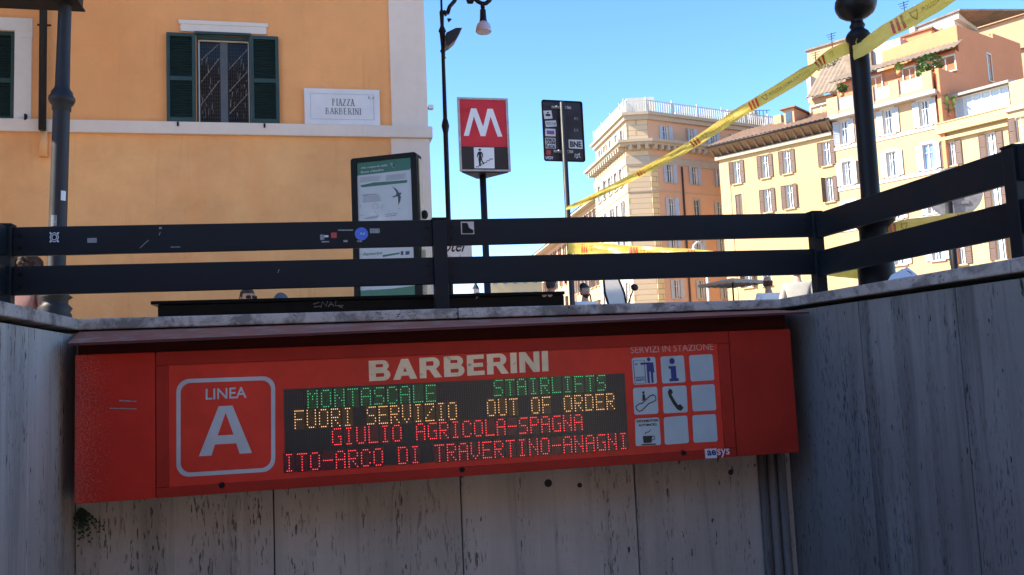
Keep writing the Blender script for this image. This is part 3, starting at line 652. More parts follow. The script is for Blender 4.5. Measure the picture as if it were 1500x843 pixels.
# ---- left lamp post
D=6.3; bx,by,lx,ly=vertical_pair(93.5,30,81,430,D)
lp=thing('lamp_post','grey iron lamp post with ring moulding standing before the orange wall at left','lamp post',(bx,by,GZ))
lp.rotation_euler=(-math.atan(ly)*.0, math.atan(lx),0)
zz=lambda py: zof(85,py,bx,by)
w=lambda p: p/PXM*D/2*1.02
z_=lambda py: zz(py)
prof=[(w(52),0),(w(52),.10),(w(46),.14),(w(44),z_(462)-.12),(w(45),z_(462)),(w(40),z_(458)),(w(46),z_(452)),(w(34),z_(446)),(w(34),z_(440)),(w(46),z_(436)),(w(30),z_(430)),(w(25),z_(424)),(w(24),z_(300)),(w(23),z_(168)),(w(23),z_(164)),(w(26),z_(162)),(w(26),z_(156)),(w(31),z_(153)),(w(36),z_(148)),(w(36),z_(144)),(w(31),z_(141)),(w(29),z_(136)),(w(22),z_(131)),(w(20),z_(127)),(w(18.5),z_(60)),(w(17.5),z_(-40)),(w(16),z_(-160))]
MB().lathe(prof,n=28).build('shaft',M['iron'],lp)
def on_post(name,mat,py0,py1,a0,a1,R_,parent,n=8):
    m=MB(); vs=[]
    for k in range(n+1):
        a=lerp(a0,a1,k/n); vs+= [(R_*cos(a),R_*sin(a),py0),(R_*cos(a),R_*sin(a),py1)]
    m.add(vs,[(2*k,2*k+2,2*k+3,2*k+1) for k in range(n)],True); return m.build(name,M[mat],parent)
on_post('lime_band','yellowband',z_(396),z_(387),-pi,0,w(23)+.004,lp,14)
on_post('white_sticker','whiteprint',z_(296),z_(282),R(-62),R(-30),w(24.5)+.004,lp)
on_post('grey_sticker','greystick',z_(334),z_(318),R(-115),R(-80),w(24.5)+.004,lp)
sbx=thing('box_sign','underside of a black box sign bracketed to the left lamp post at the top edge','sign',(bx,by,z_(8)+GZ))
sbx.location.x+=lx*z_(8)
b0=Frame(0,by,0).at(108,6,-.16)[0]-sbx.location.x
MB().box(b0-1.55,b0,-.16,.10,.012,.50).build('box',M['boxblack'],sbx,bevel=.006)
MB().box(b0-1.57,b0+.012,-.172,.112,0,.012).build('bottom_rim',M['boxblack'],sbx)
MB().prism(disc(b0-.175,.045,.032,20),-.175,-.16).build('ring_fixing',M['steel'],sbx); MB().prism(disc(b0-.18,.05,.026,20),-.178,-.1752).build('ring_centre',M['boxblack'],sbx)

# ---- right ornamental post with ball finial
D=5.35; bx,by,lx,ly=vertical_pair(1262,70,1279,310,D); PR=(bx,by)
rp=thing('ornamental_post','black iron post with a round finial behind the right railing','post',(bx,by,GZ)); rp.rotation_euler=(0,math.atan(lx)*.6,0)
z_=lambda py: zof(1275,py,bx,by); w=lambda p: p/PXM*D/2*1.02*1.06
prof=[(w(54),0),(w(54),.12),(w(50),.16),(w(48),z_(400)),(w(46),z_(372)),(w(40),z_(366)),(w(37),z_(350)),(w(37),z_(336)),(w(44),z_(332)),(w(58),z_(326)),(w(58),z_(320)),(w(46),z_(315)),(w(30),z_(311)),(w(27),z_(306)),(w(25),z_(280)),(w(25),z_(120)),(w(25.5),z_(60)),(w(26),z_(57)),(w(33),z_(53)),(w(33),z_(49)),(w(28),z_(44)),(w(20),z_(40)),(w(17),z_(38)),(w(20),z_(35.5)),(w(21),z_(33.5)),(w(18),z_(31)),(w(16),z_(28)),(w(17),z_(25)),(w(22),z_(23)),(w(34),z_(20)),(w(47),z_(15)),(w(54),z_(8)),(w(56),z_(2)),(w(54),z_(-5)),(w(44),z_(-14)),(w(26),z_(-21)),(w(10),z_(-24)),(w(8),z_(-30)),(w(2),z_(-34))]
MB().lathe(prof,n=28).build('shaft',M['iron_black'],rp)

# ---- metro totem
D=11.0; bx,by=on_ground(707,D); ms=thing('metro_sign','red metro sign with a white M and a walking man pictogram on a steel pole','metro sign',(bx,by,GZ))
F=Frame(bx,by,0); 
def F2(F): return lambda px,py,y=0: F.at(px,py,y)
a=F2(F); xa=(a(669.5,144)[0]+a(673,252)[0])/2; xb=(a(744.5,144)[0]+a(747,251)[0])/2; zb_=(a(673,252)[1]+a(747,251)[1])/2; zt_=(a(670,144)[1]+a(744,144)[1])/2; xm=(xa+xb)/2; W=xb-xa; H=zt_-zb_
hs=MB(); tri=[(xa,0),(xb,0),(xm+.05,.40),(xm-.05,.40)]; hs.slab(tri,zb_,zt_); hs.build('housing',M['alu'],ms)
e=.022
for (p,q,r,s) in ((xa,xb,zt_-e*1.2,zt_),(xa,xb,zb_,zb_+e),(xa,xa+e*1.4,zb_+e,zt_-e*1.2),(xb-e*1.4,xb,zb_+e,zt_-e*1.2)): MB().box(p,q,-.016,-.001,r,s).build('frame_edge',M['alu'],ms)
qf=quadmap((xa+e*1.4,zb_+e),(xb-e*1.4,zb_+e),(xb-e*1.4,zt_-e*1.2),(xa+e*1.4,zt_-e*1.2))
fn=lambda x,z:(x-62)/(500-62) if True else 0
def mq(zx,zy):  # picture-zoom coordinates of the panel to panel coordinates
    return qf((zx-72-(zy-60)*.02)/(498-62), 1-(zy-62)/(688-62))
zsplit=mq(80,482)[1]
MB().box(xa+e*1.4,xb-e*1.4,-.006,-.0012,zsplit,zt_-e*1.2).build('red_panel',M['mred'],ms)
MB().box(xa+e*1.4,xb-e*1.4,-.006,-.0012,zb_+e,zsplit-.002).build('black_panel',M['mblack'],ms)
mp=[(107,390),(180,142),(230,142),(290,305),(335,142),(385,142),(470,390),(425,392),(362,212),(310,388),(265,390),(205,212),(155,388)]
G=[mq(*p) for p in mp]; m=MB(); m.add([(x,-.009,z) for x,z in G],[(0,1,12),(1,2,11,12),(2,3,10,11),(3,4,8,9,10) if False else (3,9,10),(3,4,8,9),(4,5,8),(5,6,7,8)])
m.build('letter_m',M['mwhite'],ms)
wp=[mq(*p) for p in ((200,676),(390,676),(388,490),(198,490))]; m=MB(); m.add([(x,-.0085,z) for x,z in wp],[(0,1,2,3)]); wpn=m.build('pictogram_panel',M['mwhite'],ms)
m=MB()
def pg(pts): m.add([(mq(*p)[0],-.0105,mq(*p)[1]) for p in pts],[tuple(range(len(pts)))])
pg([(254+13*cos(t),511-11*sin(t)) for t in [k*pi/6 for k in range(12)]])
pg([(246,655),(238,588),(244,570),(240,528),(262,526),(268,560),(264,590),(258,655)]); pg([(262,590),(268,562),(276,606),(292,634),(284,640),(266,612)])
pg([(240,528),(246,540),(232,580),(224,576),(230,546)]); pg([(262,528),(272,530),(284,556),(282,582),(275,580),(275,558),(262,542)])
stroke(m,[mq(*p) for p in ((214,664),(238,664),(240,654),(262,654),(264,638),(290,638),(294,624),(316,624),(318,608),(340,608),(344,594),(378,592))],.010,-.0105)
m.build('walking_man',M['blackprint'],wpn)
MB().lathe([(.16,0),(.16,.02),(.048,.03),(.045,zb_-.0)],cx=xm-.0,cy=.20,n=16).build('pole',M['iron'],ms)
MB().slab([(xa+.03,.02),(xb-.03,.02),(xm+.05,.38),(xm-.05,.38)],zb_-.012,zb_-.001).build('base_plate',M['mblack'],ms)

# ---- traffic sign seen from behind, with stickers
D=8.0; r_=ray(828,240); t_=D/r_.dot(Vector((sin(YAW),cos(YAW),0))); bx,by=(r_*t_).x,(r_*t_).y; bs=thing('traffic_sign','back of a rounded traffic sign plastered with stickers on a slim pole','traffic sign',(bx,by,GZ)); F=Frame(bx,by,4); bs.rotation_euler=(0,0,R(4))
a=F.at; Y1=.045
x0=(a(794,150,Y1)[0]+a(796,236,Y1)[0])/2; x1=(a(854,148,Y1)[0]+a(855.5,235,Y1)[0])/2; z0=(a(795,238,Y1)[1]+a(855,236,Y1)[1])/2; z1=(a(794,149,Y1)[1]+a(854,147,Y1)[1])/2
MB().prism(ring_pts(x0,x1,z0,z1,.022,5),Y1,Y1+.004).build('sign_plate',M['sbacking'],bs)
m=MB(); o1=ring_pts(x0,x1,z0,z1,.022,5); i1=ring_pts(x0+.012,x1-.012,z0+.012,z1-.012,.016,5); n=len(o1)
m.add([(x,Y1-.010,z) for x,z in o1]+[(x,Y1-.010,z) for x,z in i1]+[(x,Y1-.001,z) for x,z in o1]+[(x,Y1-.001,z) for x,z in i1],[(k,(k+1)%n,(k+1)%n+n,k+n) for k in range(n)]+[(k,k+2*n,(k+1)%n+2*n,(k+1)%n) for k in range(n)]+[(k+n,(k+1)%n+n,(k+1)%n+3*n,k+3*n) for k in range(n)]); m.build('rolled_edge',M['boxblack'],bs)
zp=z_top=a(825,151)[1]
MB().lathe([(.06,0),(.06,.02),(.026,.03),(.026,zp),(.020,zp+.012),(.004,zp+.016)],n=14).build('pole',M['iron'],bs)
for zc in (lerp(z0,z1,.88),lerp(z0,z1,.16)):
    m=MB(); m.box(-.10,.10,.028,.044,zc-.012,zc+.012); m.tube([(-.055,.0,zc),(-.055,.04,zc)],.009,8); m.tube([(.055,.0,zc),(.055,.04,zc)],.009,8); m.build('bracket',M['steel'],bs)
def bq(zx0,zy0,zx1,zy1):  # zoom coords (613x843 for 80x110 px at 785,135)
    f_=7.66; p=a(785+zx0/f_,135+zy1/f_,Y1); q_=a(785+zx1/f_,135+zy0/f_,Y1); return p[0],q_[0],p[1],q_[1]
ys=Y1-.0012
def bst(nm,mt,c,rot=0):
    u0,u1,z0_,z1_=bq(*c); cx,cz=(u0+u1)/2,(z0_+z1_)/2; m=MB(); pts=[]
    for x,z in ((u0,z0_),(u1,z0_),(u1,z1_),(u0,z1_)): dx,dz=x-cx,z-cz; pts.append((cx+dx*cos(R(rot))-dz*sin(R(rot)),ys,cz+dx*sin(R(rot))+dz*cos(R(rot))))
    m.add(pts,[(0,1,2,3)]); return m.build(nm,M[mt],bs),(u0,u1,z0_,z1_)
def btx(p,s,c,mt,bold=.02,shear=0):
    u0,u1,z0_,z1_=bq(*c); m=MB(); add_text(m,s,u0,u1,z0_,z1_,ys-.0012,bold=bold,shear=shear); m.build('lettering',M[mt],p)
s_,_=bst('sticker','whiteprint',(90,212,178,300),6); m=MB(); u0,u1,z0_,z1_=bq(96,220,172,292)
for cx_,r_ in ((.3,.16),(.5,.2),(.72,.16),(.5,.14)):
    m.add([(u0+(u1-u0)*x,ys-.0012,z0_+(z1_-z0_)*z) for x,z in disc(cx_,.45 if r_!=.14 else .8,r_,8)],[tuple(range(8))])
m.build('print',M['blackprint'],s_)
s_,_=bst('sticker','whiteprint',(108,325,228,388),6); btx(s_,'FREEDOM',(116,342,220,372),'pgrey')
s_,_=bst('sticker','whiteprint',(106,416,218,495)); u=bq(122,436,204,474); m=MB(); m.add([(u[0],ys-.0012,u[2]),(u[1],ys-.0012,u[2]),(u[1],ys-.0012,(u[2]+u[3])/2),(u[0],ys-.0012,(u[2]+u[3])/2)],[(0,1,2,3)]); m.build('print',M['redstick'],s_); m=MB(); m.add([(u[0],ys-.0012,(u[2]+u[3])/2),(u[1],ys-.0012,(u[2]+u[3])/2),(u[1],ys-.0012,u[3]),(u[0],ys-.0012,u[3])],[(0,1,2,3)]); m.build('print',M['bluestick'],s_)
s_,_=bst('sticker','whiteprint',(108,518,218,632))
for k,t_ in enumerate(('REMOR','JAEM','FUROR')): btx(s_,t_,(112,524+k*37,214,556+k*37),'blackprint',.04)
s_,_=bst('sticker','whiteprint',(370,540,520,634)); btx(s_,'BNE',(384,556,508,620),'blackprint',.045)
s_,_=bst('red_sticker','redstick',(118,655,165,705),-8)
btx(bs,'AFCH',(88,724,192,756),'whiteprint',.04,.3)
btx(bs,'M K',(430,285,475,315),'greystick'); btx(bs,'E K',(430,415,478,445),'greystick')
m=MB(); u=bq(438,690,498,748)
for pl in ([(0,.2),(.1,.9),(.4,.7),(.9,1)],[(.9,1),(.7,.5),(1,.2)],[(.2,.1),(.5,.4),(.3,.6)],[(.6,.2),(.2,.1)]): stroke(m,[(lerp(u[0],u[1],x),lerp(u[2],u[3],z)) for x,z in pl],.006,ys)
m.build('scrawl',M['whiteprint'],bs)
btx(bs,'via dei',(240,675,400,695),'greystick',0)
TP=(bx,by)

# ---- advertising totem
D=9.0; bx,by=on_ground(514,D); F=Frame(bx,by,-26); a=F.at
ts=thing('poster_totem','black framed poster panel with a green and white nature poster and a swallow','advertising panel',(bx,by,GZ),R(-26))
W=(a(612,222)[0]+a(614,430)[0])/2; x0=(a(514,234)[0]+a(518,430)[0])/2; zt_=(a(516,233)[1]+a(610,222)[1])/2; zb_=(a(519,438)[1])-.04; T=.16
fw_=a(523,300)[0]-a(515,300)[0]
m=MB(); MB().prism(ring_pts(x0,W,zb_-.06,zt_,.03,4),.03,T).build('housing',M['plasticblk'],ts)
m=MB(); o1=ring_pts(x0,W,zb_-.06,zt_,.03,4); px0,px1,pz0,pz1=x0+fw_,W-fw_*1.05,zb_,a(563,234)[1]; i1=ring_pts(px0,px1,pz0,pz1,.004,4); n=len(o1)
m.add([(x,0,z) for x,z in o1]+[(x,0,z) for x,z in i1]+[(x,.029,z) for x,z in o1]+[(x,.029,z) for x,z in i1],[(k,(k+1)%n,(k+1)%n+n,k+n) for k in range(n)]+[(k,k+2*n,(k+1)%n+2*n,(k+1)%n) for k in range(n)]+[(k+n,(k+1)%n+n,(k+1)%n+3*n,k+3*n) for k in range(n)]); m.build('frame',M['plasticblk'],ts)
MB().box(W+.001,W+.012,.05,T-.02,zb_-.06,zt_-.06).build('side_trim',M['beige'],ts)
MB().box(x0+.2,W-.2,.04,T-.03,0,zb_-.06).build('stand',M['beige'],ts); MB().box(x0+.1,W-.1,-.05,T+.06,0,.04).build('foot',M['plasticblk'],ts)
MB().box(W+.013,W+.05,.06,T+.04,zb_-.3,a(620,365)[1]).build('junction_box',M['beige'],ts)
MB().sphere((W+.035,.11,a(620,312)[1]),(.035,.04,.05)).build('knob',M['plasticblk'],ts)
pm=MB(); pm.box(px0-.01,px1+.01,.018,.0285,pz0-.01,pz1+.01); pst=pm.build('poster',M['poster'],ts)
def pz(zx,zy): # zoom coords 913x843 for 130x120 px at (505,215)
    return a(505+zx/7.023,215+zy/7.023,.018)
def pgn(nm,mt,pts,y=.0165): 
    m=MB(); m.add([(x,y,z) for x,z in pts],[tuple(range(len(pts)))]); return m.build(nm,M[mt],pst)
def tx(s,c4,mt,bold=0,shear=0):
    q=quadmap(*[pz(*p) for p in c4]); m=MB(); add_text(m,s,0,0,0,0,0,bold=bold,shear=shear,fn=lambda a_,b_:(q(a_,b_)[0],.0145,q(a_,b_)[1])); m.build('lettering',M[mt],pst)
gz=pz(400,275)[1]
pgn('green_header','pgreen',[(px0,pz(130,300)[1]),(lerp(px0,px1,.06),pz(160,306)[1]+.01),(px1-.02,pz(650,240)[1]),(px1,pz(680,215)[1]),(px1,pz1),(px0,pz1)])
tx('Alla scoperta della',((165,238),(438,208),(438,180),(165,212)),'poster',.01,.25); tx('fauna cittadina',((165,278),(400,250),(400,225),(165,252)),'poster',.01,.25)
hx=[pz(*p) for p in ((502,228),(466,185),(474,168),(492,170),(500,182),(512,164),(530,168),(534,186))]; pgn('heart','poster',list(reversed(hx)))
hx=[pz(*p) for p in ((500,210),(488,192),(500,184),(516,190),(512,202))]; pgn('heart_centre','pgreen',list(reversed(hx)),.0155)
pgn('band','pgreen',[pz(*p) for p in ((175,420),(640,372),(645,345),(300,370),(160,400))])
m=MB()
for x0_,x1_,y0_,n_ in ((158,380,322,6),(422,645,300,6),(185,375,520,7)):
    for k in range(n_):
        q0=pz(x0_,y0_+k*9.5+(x0_-158)*-.0); q1=pz(x1_-random.uniform(0,30),y0_+k*9.5-(x1_-x0_)*.10); stroke(m,[q0,q1],.0045,.0163)
m.build('small_print',M['pgrey'],pst,kind='stuff')
tx('Rondine comune',((185,508),(332,492),(332,482),(185,497)),'pdark',.02); tx('Il gabbiano reale',((415,704),(540,692),(540,682),(415,694)),'pdark',.02); tx('zona umida',((415,722),(530,712),(530,702),(415,712)),'pdark',.02)
bird=[(485,412),(520,428),(545,452),(558,476),(578,474),(584,486),(570,496),(578,520),(572,560),(552,606),(550,560),(548,516),(530,514),(495,528),(506,522),(480,520),(516,506),(532,494),(530,470),(510,436)]
B_=[pz(*p) for p in bird]; m=MB(); m.add([(x,.0162,z) for x,z in B_],[tuple(reversed(range(len(B_))))]); m.build('swallow',M['pdark'],pst)
sk=[(190,742),(240,728),(300,712),(345,705),(355,720),(330,738),(240,746)]; B_=[pz(*p) for p in sk]; m=MB(); m.add([(x,.0162,z) for x,z in B_],[tuple(reversed(range(len(B_))))]); m.build('drawing',M['pgrey'],pst)
m=MB()
for pl in ([(290,640),(285,600),(310,585),(345,600),(345,625),(320,640)],[(380,640),(375,612),(395,600),(410,590)],[(390,625),(412,618)],[(256,655),(260,665)],[(300,660),(330,690),(350,700)],[(450,655),(455,662)],[(555,640),(575,634)],[(160,712),(200,704)],[(160,600),(160,630)]): stroke(m,[pz(*p) for p in pl],.006,.0162)
m.build('pencil_sketch',M['pgrey'],pst)
# lower part of the poster, seen between the boards
def P2(px,py): return a(px,py,.018)
pgn('green_stroke','pgreen',[P2(560,374),(P2(586,370)),P2(585,372.5),P2(561,377)])
m=MB(); add_text(m,'Partecipa',0,0,0,0,0,shear=.3,fn=(lambda q:(lambda u_,v_:(q(u_,v_)[0],.0145,q(u_,v_)[1])))(quadmap(P2(532,377),P2(560,374),P2(560,368),P2(532,371)))); m.build('lettering',M['pgreen'],pst)
pgn('logo','pdark',[P2(587,374),P2(591,374),P2(591,368),P2(587,368.5)]); pgn('logo','pdark',[P2(594,374),P2(600,373),P2(600,368),P2(594,368.5)])
pgn('green_footer','pgreen',[(px0,pz0),(px1,pz0),(px1,P2(603,419)[1]),(lerp(px0,px1,.6),P2(575,423)[1]),(px0,P2(524,427)[1])])
m=MB()
for yy in (371,379,424): stroke(m,[P2(525,yy+2),P2(545,yy+1)],.006,.0162)
m.build('small_print',M['pgrey'],pst,kind='stuff')

# ---- street lamp beyond the corner, hotel board on it
D=18.0; bx,by,lx,ly=vertical_pair(650,60,658,330,D); F=Frame(bx,by,0)
sl_=thing('street_lamp','tall dark ornamental street lamp with a hanging bell lamp beyond the orange building','street lamp',(bx,by,GZ)); sl_.rotation_euler=(0,math.atan(lx)*.6,0)
z_=lambda py: zof(652,py,bx,by); w=lambda p: p/PXM*D/2
MB().lathe([(.22,0),(.22,.5),(.15,.6),(.10,1.2),(w(7.5),1.4),(w(7.5),z_(196)),(w(9),z_(192)),(w(12),z_(185)),(w(9),z_(178)),(w(6.5),z_(174)),(w(5.5),z_(78)),(w(9),z_(75)),(w(5.5),z_(72)),(w(7),z_(60)),(w(9),z_(48)),(w(12),z_(46)),(w(7),z_(40)),(w(5.5),z_(38)),(w(7),z_(18)),(w(3.5),z_(14)),(w(3),z_(-40)),(w(1),z_(-60))],n=14).build('shaft',M['iron_black'],sl_)
px=lambda p: p/PXM*D
def SP(x,y): u,z=F.at(x,y); return Vector((u,0,z))
base=Vector((0,0,z_(20)))
MB().tube([SP(653,20),SP(656,10),SP(663,2),SP(670,-14),SP(682,-26),SP(698,-28),SP(708,-20),SP(708,-8)],.045,8).build('crook_arm',M['iron_black'],sl_)
MB().tube([SP(683,0),SP(684,3),SP(688,3),SP(690,-1),SP(693,-2),SP(697,2),SP(703,5),SP(709,5),SP(714,1),SP(717,-4)],.05,8).build('scroll',M['iron_black'],sl_)
MB().tube([SP(652,22),SP(648,17),SP(644,18)],[.06,.04,.02],6).build('leaf_ornament',M['iron_black'],sl_); MB().tube([SP(654,30),SP(659,28)],[.05,.01],6).build('leaf_ornament',M['iron_black'],sl_)
c=SP(705,20); f_=lambda py: SP(705,py).z
lm=MB().lathe([(w(3),f_(12)),(w(9),f_(14.5)),(w(9.5),f_(20)),(w(10.5),f_(28)),(w(12.5),f_(32))][::-1],cx=c.x,n=18).build('lamp_cap',M['iron_black'],sl_)
MB().lathe([(w(22),f_(47.5)),(w(25),f_(46)),(w(24),f_(42)),(w(20),f_(36)),(w(13),f_(32.3))],cx=c.x,n=20).build('lamp_shade',M['lampglass'],lm)
MB().tube([(c.x,0,f_(12)),(c.x,0,f_(4))],.05,8).build('hanger',M['iron_black'],sl_)
m=MB(); P_=[SP(*p) for p in ((650,52),(664,45),(673,45),(664,62),(655,70),(650,71))]
m.prism([(p.x,p.z) for p in reversed(P_)],-.16,.16); m.build('floodlight',M['iron'],sl_)
MB().tube([SP(649.5,78),SP(649,82),SP(650.5,86)],.012,5).build('cable',M['iron_black'],sl_)
hb=thing('hotel_board','white hotel name board in script lettering fixed low on the dark street lamp','hotel sign',(bx,by,GZ)); a=F.at
m=MB(); u0=a(623,360,-.2)[0]; u1=a(691,360,-.2)[0]; z1=a(655,340,-.2)[1]; z0=a(655,392,-.2)[1]; m.box(u0,u1,-.2,-.12,z0,z1); bd=m.build('board',M['mwhite'],hb)
MB().box(u0-.02,u1+.02,-.19,-.13,z0-.03,z0-.001).build('board_rim',M['iron'],hb); MB().tube([((u0+u1)/2,-.12,(z0+z1)/2),(0.05,0,(z0+z1)/2)],.03,6).build('bracket',M['iron'],hb)
m=MB(); q=quadmap(a(635,370,-.2),a(684,369,-.2),a(684,349,-.2),a(635,350,-.2)); add_text(m,'Hotel',0,0,0,0,0,bold=.01,shear=.45,fn=lambda x,y:(q(x,y)[0],-.206,q(x,y)[1])); m.build('lettering',M['blackprint'],bd)
m=MB(); q=quadmap(a(627,383,-.2),a(688,382,-.2),a(688,374,-.2),a(626,375,-.2)); add_text(m,'Via Sistina',0,0,0,0,0,shear=.3,fn=lambda x,y:(q(x,y)[0],-.206,q(x,y)[1])); m.build('lettering',M['blackprint'],bd)

# ---- round sign seen from behind at right
D=9.8; bx,by=on_ground(1410,D); F=Frame(bx,by,-32); a=F.at
rs=thing('round_traffic_sign','round grey traffic sign seen from behind through the right railing','traffic sign',(bx,by,GZ),R(-32))
cx,cz=a(1399,281); rr=.30
MB().prism(disc(cx,cz,rr,32),.05,.055).build('sign_disc',M['greywall'] if False else M['steel'],rs)
MB().tube([(0.02,0,0),(0.02,0,cz+.22)],.04,12).build('pole',M['iron_black'],rs)
for dx_ in (-.07,): MB().box(cx+dx_,cx+dx_+.05,.035,.049,cz-.26,cz+.24).build('stiffener',M['mwhite'],rs)
for dz_ in (-.13,.15): MB().box(cx-.12,cx+.14,.03,.048,cz+dz_-.02,cz+dz_+.02).build('clamp',M['steel'],rs)

# ---- crumpled paper on the right coping
pc=MB(); random.seed(3); n=9; c0=on_ground(1326,4.9); 
FX=[(-.10,0),(-.06,.05),(-.035,.02),(0,.07),(.03,.055),(.06,.03),(.10,.012),(.12,0)]
vs=[]; 
for j,yy in enumerate((-.05,-.01,.03,.06)):
    for x,z in FX: vs.append((x+random.uniform(-.01,.01), yy+random.uniform(-.012,.012), max(0,z*(1,1.1,.8,.3)[j]+random.uniform(-.008,.008))))
fs=[(j*8+i,j*8+i+1,(j+1)*8+i+1,(j+1)*8+i) for j in range(3) for i in range(7)]; pc.add(vs,fs)
pc.add([(-.11,-.06,0),(.12,-.06,0),(.12,.07,0),(-.11,.07,0)],[(3,2,1,0)]); pc.add([(-.10,-.055,0),(0,-.058,0),(.0,-.045,.075),(-.06,-.05,.05)],[(0,1,2,3)]); pc.add([(0,-.058,0),(.12,-.055,0),(.06,-.05,.032),(0,-.045,.075)],[(0,1,2,3)])
FXR=Frame(2.92,0,90)   # plane X=2.92
r_=ray(1328,390); t_=2.92/r_.x; pp_=r_*t_
o=pc.build('crumpled_paper',M['paper']); o.location=(2.92,pp_.y,.339); o.rotation_euler=(0,0,R(-62)); o.scale=(1,1,1.1); tag(o,'crumpled white paper lying on the right coping by the black post','litter')

# ================================================================ BARRIER TAPE
def tape(name,label,pts,group='strips of police barrier tape',start=0,txt=True):
    """pts: (position, width, roll angle in degrees: 0 = face to the viewer and upright)"""
    N=60; cen=[]; wid=[]
    P=[Vector(p[0]) for p in pts]
    seg=[0]; 
    for i in range(1,len(P)): seg.append(seg[-1]+(P[i]-P[i-1]).length)
    L=seg[-1]
    def ev(s):
        s=min(max(s,0),L); i=0
        while i<len(P)-2 and s>seg[i+1]: i+=1
        t=(s-seg[i])/(seg[i+1]-seg[i]); tt=t*t*(3-2*t)
        p=P[i].lerp(P[i+1],t); d=(P[i+1]-P[i]).normalized(); p=p+Vector((0,0,-.10*(seg[i+1]-seg[i])/5*4*t*(1-t)*.35))
        w_=lerp(pts[i][1],pts[i+1][1],tt); a=R(lerp(pts[i][2],pts[i+1][2],tt)+3*sin(s*5))
        up=Vector((0,0,1)); up=(up-d*up.dot(d)).normalized(); sd=d.cross(up)
        wv=(up*cos(a)+sd*sin(a))*w_; nv=d.cross(wv).normalized(); 
        if nv.dot(-p)<0: nv=-nv
        return p,wv,nv
    def sp(s,v,off=0):
        p,wv,nv=ev(s); return p+wv*(v-.5)+nv*off+nv*(.005*sin(v*7+s*9)+.004*sin(s*31+v*3)+.004*noise.noise(Vector((s*6,v*3,1))))
    def patch(mb,s0,s1,v0,v1,off,n=1,sl=0):
        vs=[];fs=[]
        for k in range(n+1):
            s=lerp(s0,s1,k/n); vs+=[sp(s,v0,off),sp(s+sl,v1,off)]
        for k in range(n): fs.append((2*k,2*k+2,2*k+3,2*k+1))
        mb.add(vs,fs,True)
    root=thing(name,label,'barrier tape',P[0],0,group); inv=Matrix.Translation(-P[0])
    mb=MB(inv)
    for j in range(4): patch(mb,0,L,j/4,(j+1)/4,0,N)
    mb.build('tape_strip',M['tape'],root)
    rb=MB(inv); tb=MB(inv); s=start; per=.62
    while s<L-.05:
        for k in range(3):
            if 0<s+k*.032<L-.03: patch(rb,s+k*.032,s+k*.032+.017,.12,.9,.0012,1,.008)
        c0=s+.15
        if 0<c0<L-.05:
            pl=[(-.5,.5),(-.42,-.05),(0,-.5),(.42,-.05),(.5,.5),(0,.38)]; n=len(pl)
            o_=[sp(c0+x*.05,.5+y*.6,.0012) for x,y in pl]; i_=[sp(c0+x*.034,.52+y*.40,.0012) for x,y in pl]; tb.add(o_+i_,[(k,(k+1)%n,(k+1)%n+n,k+n) for k in range(n)])
        if txt and 0<s+.19 and s+.56<L:
            vs,fs,_=text_geo('POLIZIA ROMA CAPITALE',.01,0,1.05); tb.add([sp(s+.20+.36*x_,.42+.26*y_,.0012) for x_,y_ in vs],fs)
        s+=per
    rb.build('red_bars',M['tapered'],root,kind='stuff'); tb.build('tape_print',M['tapeink'],root,kind='stuff'); return root
f3=Vector((sin(YAW),cos(YAW),0))
def TPt(px,py,D): r=ray(px,py); return r*(D/r.dot(f3))
tape('barrier_tape','yellow barrier tape rising from the stickered sign pole to the post with the round finial',
 [(TPt(829,306,7.95),.035,20),(TPt(860,293,7.7),.05,25),(TPt(1000,220,6.8),.072,38),(TPt(1085,164,6.3),.080,30),(TPt(1180,107,5.8),.086,25),(TPt(1195,96,5.72),.06,60),(TPt(1215,82,5.6),.088,0),(TPt(1256,62,5.30),.095,0)],start=.34)
tape('barrier_tape','yellow barrier tape climbing rightwards from the round finial post out of the picture',
 [(TPt(1250,78,5.27),.10,-8),(TPt(1264,72,5.22),.10,-4),(TPt(1300,45,5.12),.105,0),(TPt(1345,20,5.0),.115,3),(TPt(1400,-14,4.8),.115,0),(TPt(1560,-110,4.3),.11,0)],start=.26)
tape('barrier_tape','lower yellow barrier tape stretched behind the railing from the sign pole to the right post',
 [(TPt(832,364,7.95),.10,5),(TPt(870,364,7.6),.105,0),(TPt(1010,374,6.8),.105,0),(TPt(1150,386,6.1),.10,0),(TPt(1268,397,5.45),.11,0)],start=.22)
tape('barrier_tape','yellow barrier tape end seen between the boards just right of the black post',
 [(TPt(1290,341,5.3),.09,0),(TPt(1330,331,5.35),.09,5),(TPt(1400,322,5.5),.09,0),(TPt(1560,305,6),.09,0)],start=.03,txt=False)

